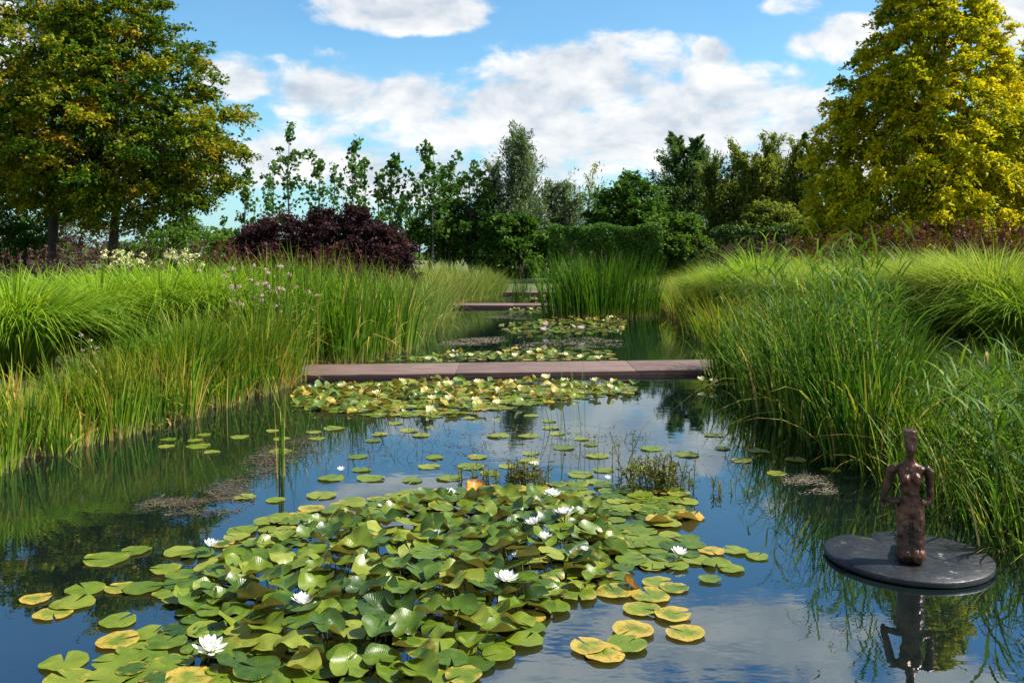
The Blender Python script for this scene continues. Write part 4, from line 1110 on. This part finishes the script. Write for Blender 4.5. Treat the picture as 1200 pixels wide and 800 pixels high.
sprig_tree('evergreen_tree', 'slightly shorter pointed dark evergreen, right of its twin', 'tree', 818, 38, 165, 120, 2.5, .5, M['leaf_conifer'], M['bark'], 150, .17, .3, .04, .12, spread_top=.12, jitter=.1, group=CY)
crown_tree('round_shrub', 'mid green leafy shrub at the foot of the evergreens', 'shrub', 790, 33, [(.2, 1.0), (.8, 1.4), (1.8, 1.35), (2.6, .8)], M['leaf_mid'], M['bark'], 130, .45, 12, 12, .15, .6, seed=11, inner=.2)
WG = 'bushy olive willows before the golden tree'
sprig_tree('willow_bush', 'grey green upright willow bush nearest the evergreens', 'shrub', 862, 36, 184, 30, 1.5, .95, M['leaf_willow_gold'], M['bark'], 90, .22, .26, .06, .06, stems=7, basew=1.5, tintc=.3, jitter=.13, group=WG)
sprig_tree('willow_bush', 'broad olive yellow willow bush with feathery top', 'shrub', 905, 35, 166, 32, 1.5, .95, M['leaf_willow_gold'], M['bark'], 95, .22, .26, .05, .06, stems=12, basew=2.2, jitter=.13, group=WG)
crown_tree('round_shrub', 'low olive shrub below the broad willow bush', 'shrub', 905, 33.5, [(.2, 1.4), (.9, 1.8), (2.0, 1.7), (3.0, 1.0)], M['leaf_willow_gold'], M['bark'], 200, .5, 12, 12, .16, .4, up=.35, seed=12, inner=.2)
crown_tree('round_shrub', 'dark shrub filling behind the golden tree left side', 'shrub', 965, 41, [(.2, 1.3), (1.2, 1.8), (2.4, 1.6), (3.4, .9)], M['leaf_dark'], M['bark'], 190, .5, 12, 12, .16, .55, seed=13, inner=.2)
# purple bushes
PB = 'dark purple bushes in the left middle'
for (px, d, prof, lab, s) in [(335, 27, [(.2, 1.1), (.8, 1.5), (1.7, 1.35), (2.3, .8)], 'dark purple bush, left and darkest of the group', 1), (394, 26.5, [(.2, 1.1), (.9, 1.5), (1.9, 1.3), (2.55, .75)], 'dark purple bush, tallest in the middle of the group', 2), (364, 27.2, [(.1, .8), (.8, 1.1), (1.5, 1.0), (2.2, .6)], 'dark purple bush filling the gap between the left and the tallest one', 6), (424, 27.2, [(.1, .8), (.8, 1.0), (1.5, .9), (2.2, .5)], 'dark purple bush filling the gap between the tallest and the reddish one', 7), (445, 26.5, [(.2, .9), (.8, 1.15), (1.6, 1.0), (2.25, .45)], 'reddish purple bush at the right end of the group', 3), (302, 28.5, [(.2, .5), (.8, .75), (1.4, .7), (1.95, .35)], 'low dark purple bush beside the round green bush', 4)]:
    crown_tree('purple_bush', lab, 'bush', px, d, prof, M['leaf_purple'], M['bark'], 150, .36, 13, 12, .1, .65, up=.3, trunk_r=.07, seed=s, group=PB)
crown_tree('round_shrub', 'rounded bright green bush between yellowing tree and purple bushes', 'shrub', 266, 29, [(.1, .6), (.6, .85), (1.3, .8), (1.85, .4)], M['leaf_mid'], M['bark'], 50, .3, 12, 12, .08, .55, trunk_r=.05, seed=30)
crown_tree('round_shrub', 'dark green bush behind the trunks of the yellowing trees', 'shrub', 200, 30, [(.1, 1.2), (.8, 1.6), (1.7, 1.5), (2.6, .7)], M['leaf_mid'], M['bark'], 80, .45, 12, 12, .1, .55, seed=31, far=46)
crown_tree('round_shrub', 'bluish green bush at the far left below the yellowing trees', 'shrub', 15, 30, [(.1, 1.4), (.8, 1.7), (1.6, 1.5), (2.4, .7)], M['leaf_willow'], M['bark'], 80, .45, 12, 12, .1, .45, seed=32, far=47)
crown_tree('round_shrub', 'thin twiggy bush between the two dark trunks', 'shrub', 95, 31, [(.1, 1.2), (.8, 1.6), (1.6, 1.5), (2.4, .8)], M['leaf_mauve'], M['bark'], 60, .45, 10, 10, .09, .5, seed=33, far=45)

# hedges
def hedge(label, x0, x1, d, depth, h, n, mat, ls=.1, name='hedge', bumps=.12, seed=1):
    k = 1.45; x0, x1, d, depth, h, ls = x0 * k, x1 * k, d * k, depth * k, k * h - 1.25 * (k - 1), ls * 1.35
    r = np.random.default_rng(seed); L = x1 - x0; cx = (x0 + x1) / 2; z = tz(cx, d)
    t = thing(name, label, 'hedge', (cx, d, z)); g = Geo()
    u = r.uniform(-L / 2, L / 2, n); v = r.uniform(0, depth, n); w = h * r.random(n)
    f = r.random(n); front = f < .5; topf = (f >= .5) & (f < .85)
    inset = np.abs(r.normal(0, .13, n))
    bump = bumps * (np.sin(u * 2.3 + seed) + np.sin(u * 5.1 + w * 3))
    v = np.where(front, inset - bump * .7, v); w = np.where(topf, h - inset + bump, w)
    P = np.stack([u, v, np.maximum(w, .02)], -1)
    o = np.where(front[:, None], [0, -1, .4], np.where(topf[:, None], [0, -.2, 1], [0, 0, 1.0]))
    nr = norm(o + r.normal(0, .6, (n, 3))); ax = norm(r.normal(0, 1, (n, 3)))
    leaves(g, P, ax, nr, ls * r.uniform(.6, 1.3, n), .55, np.clip(.5 + .18 * np.sin(u * 3 + w * 4) + r.normal(0, .2, n), 0, 1))
    link('leaves', g.build('leaves', mat), t)
    gw = Geo()
    for i in range(int(L / .9) + 1):
        xx = -L / 2 + .3 + i * .9; yy = depth * .5
        if xx > L / 2: break
        tube(gw, [(xx, yy, -.1), (xx + .05, yy, h * .4), (xx, yy, h * .8)], [.04, .03, .015], 6)
    link('stems', gw.build('stems', M['bark'], True), t)
hedge('dark clipped hedge closing the far end of the pond behind the reed clump', 1.3, 5.3, 31.5, 1.6, 2.35, 17000, M['leaf_dark'], .11, seed=2)
hedge('glossy clipped laurel hedge below the olive willows on the right', 6.9, 12.6, 30.0, 1.5, 2.15, 18000, M['leaf_laurel'], .12, seed=3)
hedge('low dark hedge filling between evergreen foot and laurel', 4.2, 7.4, 34.0, 1.5, 2.0, 11000, M['leaf_dark'], .11, seed=5)

# ------------------------------------------------------------------ perennials
def perennial(label, px, d, top_y, half, n, mat, ls, group, name='red_leaved_plant', flow=None, nf=0, lv=16, cat='perennial', seed=0, fs=.06, fname='flower_head', ratio=.5, stem=None):
    r = np.random.default_rng(seed + int(px * 11 + d * 3)); x = xa(px, d); z = tz(x, d); h = za(top_y, d) - z
    t = thing(name, label, cat, (x, d, z), group); gs, gl, gf = Geo(), Geo(), Geo()
    tips = []
    for i in range(n):
        b = np.array([r.normal(0, half * .45), r.normal(0, half * .4), -.05]); az = r.uniform(0, 2 * PI); hh = h * r.uniform(.6, 1.05); ln = r.uniform(0, .25)
        u = np.linspace(0, 1, 5)[:, None]
        P = b + np.concatenate([hh * ln * np.cos(az) * u ** 1.4, hh * ln * np.sin(az) * u ** 1.4, hh * u], 1)
        tube(gs, P, .006, 4, r.random(), False); tips.append(P[-1])
        tt = r.uniform(.2, 1.0, lv)
        C = np.stack([np.interp(tt, u[:, 0], P[:, k]) for k in range(3)], -1)
        a = norm(np.stack([r.normal(0, 1, lv), r.normal(0, 1, lv), r.uniform(-.3, .9, lv)], -1))
        leaves(gl, C + a * ls * .6, a, norm(r.normal(0, .7, (lv, 3)) + [0, 0, 1]), ls * r.uniform(.6, 1.3, lv), ratio, np.clip(.45 + r.normal(0, .12) + r.normal(0, .22, lv), 0, 1))
    link('stems', gs.build('stems', stem or mat), t); link('leaves', gl.build('leaves', mat), t)
    if flow:
        tips = np.array(tips); o = np.argsort(-tips[:, 2])[:nf]
        for p in tips[o]:
            m = 26
            q = norm(r.normal(0, 1, (m, 3))) * fs * r.uniform(.5, 1, (m, 1)) * [1, 1, .75] + p
            gf = Geo(); leaves(gf, q, norm(r.normal(0, 1, (m, 3))), norm(q - p + [0, 0, .02]), fs * .55, .8, r.random(m))
            link(fname, gf.build(fname, flow), t)
    return t
RL = 'dark red-leaved perennials along the left bed'
for i, (px, d, ty, half, n, lab) in enumerate([
    (20, 17, 296, .9, 60, 'mauve brown feathery plant at the left photo edge behind the grass mounds'), (75, 18, 290, .9, 60, 'mauve brown feathery plant in front of the left-hand trunk'),
    (110, 17.5, 292, .7, 50, 'mauve brown feathery plant in front of the right-hand trunk'), (178, 18.5, 288, .7, 55, 'mauve brown plant between the two cream hydrangeas'),
    (250, 18, 286, .8, 60, 'dark red plant right of the second cream hydrangea'), (290, 18.5, 288, .8, 60, 'dark red plant behind the pink flowers'),
    (335, 19, 290, .8, 60, 'dark red plant below the left purple bush'), (385, 20, 292, .8, 55, 'dark red plant below the middle purple bush'), (430, 21, 294, .8, 50, 'dark red plant below the reddish purple bush')]):
    perennial(lab, px, d, ty - 5, half, n, M['leaf_mauve'] if px < 200 else M['leaf_red'], .1, RL, seed=i)
RR = 'dark red-leaved perennials along the right bed'
for i, (px, d, ty, half, n, lab) in enumerate([
    (865, 27, 284, 1.0, 70, 'mauve plant under the laurel hedge, leftmost of the right bed'), (905, 26.5, 282, 1.0, 70, 'mauve plant under the laurel hedge, second of the right bed'), (950, 25, 278, 1.0, 70, 'dark red plant under the laurel hedge end'),
    (1000, 21.5, 274, .9, 70, 'dark red plant under the left skirt of the golden tree'), (1045, 21, 268, .9, 70, 'dark red plant under the golden tree, left of the trunk line'),
    (1090, 20.5, 262, .9, 70, 'bright red tipped plant under the middle of the golden tree'), (1135, 20.5, 260, .9, 70, 'bright red tipped plant right of the golden tree middle'), (1185, 20, 264, .9, 70, 'dark red plant at the right photo edge')]):
    perennial(lab, px, d, ty - 6, half, n, M['leaf_mauve'] if px < 920 else M['leaf_red'], .11, RR, seed=i + 20)
HY = 'cream flowered hydrangeas'
perennial('cream flowered hydrangea left of two, in front of the right-hand trunk', 146, 16.6, 295, .42, 40, M['leaf_mid'], .1, HY, 'hydrangea', M['cream'], 26, 12, 'shrub', 3, .075)
perennial('cream flowered hydrangea right of two, beside dark red plants', 212, 16.8, 295, .34, 34, M['leaf_mid'], .1, HY, 'hydrangea', M['cream'], 20, 12, 'shrub', 4, .075)
perennial('tall pale pink flowered plant between lime mounds and cattails', 305, 12.2, 312, .5, 46, M['bluegrass'], .09, None, 'pink_flowering_plant', M['pink'], 34, 10, 'flowering plant', 5, .035, ratio=.25)
perennial('low pale pink flower sprays among the sedge', 97, 9.6, 386, .12, 8, M['bluegrass'], .06, None, 'pink_flowering_plant', M['pink'], 6, 8, 'flowering plant', 6, .025, ratio=.25)

# ------------------------------------------------------------------ far distance
def far_wood():
    r = np.random.default_rng(77); g = Geo(); n = 26000
    X = r.uniform(-330, 330, n); Y = 260 + r.normal(0, 6, n)
    hgt = 5 + 3 * np.sin(X * .05) + 2.5 * np.sin(X * .13 + 1) + 1.5 * np.sin(X * .37)
    Z = np.clip(hgt, 2, 14) * r.random(n) ** .7
    leaves(g, np.stack([X, Y, Z + .3], -1), norm(r.normal(0, 1, (n, 3))), norm(r.normal(0, 1, (n, 3)) + [0, -.5, .8]), r.uniform(1.0, 2.4, n), .7, r.random(n))
    tag(link('distant_wood', g.build('distant_wood', M['leaf_dark'])), 'far low line of woodland on the horizon', 'woodland', kind='stuff')
far_wood()

# ------------------------------------------------------------------ sky, sun, camera
SUN_AZ, SUN_EL = math.radians(86), math.radians(49)
def world():
    w = bpy.data.worlds.new('World'); SC.world = w; w.use_nodes = True
    nt = w.node_tree; nt.nodes.clear()
    out = nt.nodes.new('ShaderNodeOutputWorld'); bg = nt.nodes.new('ShaderNodeBackground'); bg.inputs[1].default_value = .055
    sky = nt.nodes.new('ShaderNodeTexSky'); sky.sky_type = 'NISHITA'; sky.sun_disc = False
    sky.sun_elevation = SUN_EL; sky.sun_rotation = SUN_AZ; sky.air_density = 1.0; sky.dust_density = .6; sky.ozone_density = 2.0
    tc = nt.nodes.new('ShaderNodeTexCoord'); sp = nt.nodes.new('ShaderNodeSeparateXYZ'); nt.links.new(tc.outputs['Generated'], sp.inputs[0])
    x, y, z = sp.outputs
    az = math_(nt, 'ARCTAN2', x, y); el = math_(nt, 'ARCSINE', z)
    cv = nt.nodes.new('ShaderNodeCombineXYZ'); nt.links.new(az, cv.inputs[0]); nt.links.new(math_(nt, 'MULTIPLY', el, 1.7), cv.inputs[1])
    def fbm(sc, det, rough, off=(0, 0, 0), dist=.0):
        mp_ = nt.nodes.new('ShaderNodeMapping'); mp_.inputs['Location'].default_value = off; nt.links.new(cv.outputs[0], mp_.inputs[0])
        n = N(nt, 'ShaderNodeTexNoise', Scale=sc, Detail=det, Roughness=rough, Distortion=dist); nt.links.new(mp_.outputs[0], n.inputs['Vector'])
        return n.outputs['Fac']
    f1 = fbm(12.0, 9.0, .58, (3.1, 1.7, 0), .25)
    f1b = fbm(12.0, 9.0, .58, (3.1 - .012, 1.7 - .045, 0), .25)      # the same field a little towards the light
    f2 = fbm(3.0, 5.0, .55, (7.3, 2.1, 4))
    blobs = [(475, 20, 118, 40, 20, 1.0), (420, 5, 60, 30, 14, .9), (275, 98, 52, 32, 20, .9), (385, 105, 85, 42, 30, .75), (480, 118, 110, 34, 40, .7), (700, 85, 160, 45, 40, .85), (620, 110, 170, 40, 50, .8), (850, 118, 150, 38, 50, .85), (830, 66, 30, 22, 20, .8),
             (700, 160, 330, 45, 45, .8), (500, 200, 330, 40, 40, .7), (900, 170, 200, 60, 60, .8), (985, 42, 60, 26, 34, .6), (1190, 30, 60, 50, 40, .8), (930, 8, 40, 14, 10, .4), (330, 190, 80, 40, 40, .75), (-10, 60, 60, 60, 50, .8), (-30, 160, 120, 60, 60, .7),
             (830, -138, 240, 56, 40, 1.0), (680, -205, 120, 45, 40, .7), (1150, -240, 240, 80, 60, .7)]
    field = None; shade = None
    for (px, py, a, bu, bd, amp) in blobs:
        u0 = math.atan((px - 600) / F); v0 = math.atan((300 - py) / F * math.cos(u0)); k = math.cos(u0) ** 2
        dx = math_(nt, 'MULTIPLY', math_(nt, 'SUBTRACT', az, u0), F / a / max(k, .3) * 1.0)
        dy = math_(nt, 'SUBTRACT', el, v0)
        dyu = math_(nt, 'MULTIPLY', math_(nt, 'MAXIMUM', dy, 0.0), F / bu); dyd = math_(nt, 'MULTIPLY', math_(nt, 'MINIMUM', dy, 0.0), F / bd)
        dd = math_(nt, 'ADD', math_(nt, 'MULTIPLY', dx, dx), math_(nt, 'ADD', math_(nt, 'MULTIPLY', dyu, dyu), math_(nt, 'MULTIPLY', dyd, dyd)))
        b = math_(nt, 'MULTIPLY', math_(nt, 'SUBTRACT', 1.0, math_(nt, 'MULTIPLY', dd, .8)), amp)
        field = b if field is None else math_(nt, 'SMOOTH_MAX', field, b, .15)
    # elsewhere in the sky: ordinary broken cumulus
    back = math_(nt, 'GREATER_THAN', math_(nt, 'ABSOLUTE', az), .75)
    gen = math_(nt, 'MULTIPLY', math_(nt, 'SUBTRACT', f2, .38), 3.0)
    gen = math_(nt, 'SUBTRACT', gen, math_(nt, 'MULTIPLY', math_(nt, 'SUBTRACT', 1.0, back), 9.0))
    field = math_(nt, 'MAXIMUM', math_(nt, 'MAXIMUM', field, -1.0), gen)
    def cover(nz):
        s = math_(nt, 'ADD', math_(nt, 'MULTIPLY', field, .7), math_(nt, 'MULTIPLY', math_(nt, 'SUBTRACT', nz, .5), 1.9))
        return s
    d0 = cover(f1); d1 = cover(f1b)
    cov = nt.nodes.new('ShaderNodeMapRange'); cov.interpolation_type = 'SMOOTHSTEP'; cov.inputs[1].default_value = .06; cov.inputs[2].default_value = .46; nt.links.new(d0, cov.inputs[0])
    lit = math_(nt, 'ADD', .62, math_(nt, 'MULTIPLY', math_(nt, 'SUBTRACT', d0, d1), 1.2))
    thick = nt.nodes.new('ShaderNodeMapRange'); thick.inputs[1].default_value = .3; thick.inputs[2].default_value = 1.3; thick.inputs[3].default_value = .12; thick.inputs[4].default_value = -.3; nt.links.new(d0, thick.inputs[0])
    lit = math_(nt, 'ADD', lit, thick.outputs[0], clamp=True)
    ccol = ramp(nt, lit, [(0, (3.9, 4.4, 5.2)), (.35, (5.0, 5.5, 6.2)), (.65, (6.6, 6.9, 7.2)), (1, (8.4, 8.3, 8.2))])
    # haze towards the horizon
    skyc = mix(nt, 1.0, sky.outputs[0], (.95, 1.42, 1.5), 'MULTIPLY')
    hz = nt.nodes.new('ShaderNodeMapRange'); hz.inputs[1].default_value = 0; hz.inputs[2].default_value = .14; hz.inputs[3].default_value = .45; hz.inputs[4].default_value = 0; nt.links.new(el, hz.inputs[0])
    skyc = mix(nt, hz.outputs[0], skyc, (3.2, 4.9, 6.6))
    dp = nt.nodes.new('ShaderNodeMapRange'); dp.inputs[1].default_value = .2; dp.inputs[2].default_value = .5; nt.links.new(el, dp.inputs[0])
    skyc = mix(nt, dp.outputs[0], skyc, mix(nt, 1.0, skyc, (.45, .72, .95), 'MULTIPLY'))
    # thin high veil
    veil = nt.nodes.new('ShaderNodeMapRange'); veil.inputs[1].default_value = .45; veil.inputs[2].default_value = .75; veil.inputs[4].default_value = .15; nt.links.new(f2, veil.inputs[0])
    skyc = mix(nt, veil.outputs[0], skyc, (4.4, 5.6, 6.6))
    col = mix(nt, math_(nt, 'MULTIPLY', cov.outputs[0], .96), skyc, ccol)
    nt.links.new(col, bg.inputs[0]); nt.links.new(bg.outputs[0], out.inputs[0])
    w.cycles.sampling_method = 'MANUAL'; w.cycles.sample_map_resolution = 512
world()
L = bpy.data.lights.new('sun', 'SUN'); L.energy = 5.0; L.angle = math.radians(.53); L.color = (1, .95, .86)
so = bpy.data.objects.new('sun', L); COL.objects.link(so)
sd = Vector((math.sin(SUN_AZ) * math.cos(SUN_EL), math.cos(SUN_AZ) * math.cos(SUN_EL), math.sin(SUN_EL)))
so.rotation_euler = (-sd).to_track_quat('-Z', 'Y').to_euler(); so.location = sd * 60

cam = bpy.data.cameras.new('camera'); cam.sensor_width = 36; cam.lens = 36 * F / 1200; cam.shift_y = -100 / 1200
cam.clip_start = .05; cam.clip_end = 6000
co = bpy.data.objects.new('camera', cam); COL.objects.link(co); co.location = (0, 0, H); co.rotation_euler = (PI / 2, 0, 0)
SC.camera = co
SC.view_settings.view_transform = 'Standard'; SC.view_settings.look = 'None'; SC.view_settings.gamma = 1; SC.view_settings.exposure = 1.22
SC.render.engine = 'CYCLES'
c = SC.cycles
c.max_bounces = 8; c.diffuse_bounces = 3; c.glossy_bounces = 3; c.transmission_bounces = 4; c.transparent_max_bounces = 4
c.use_denoising = True
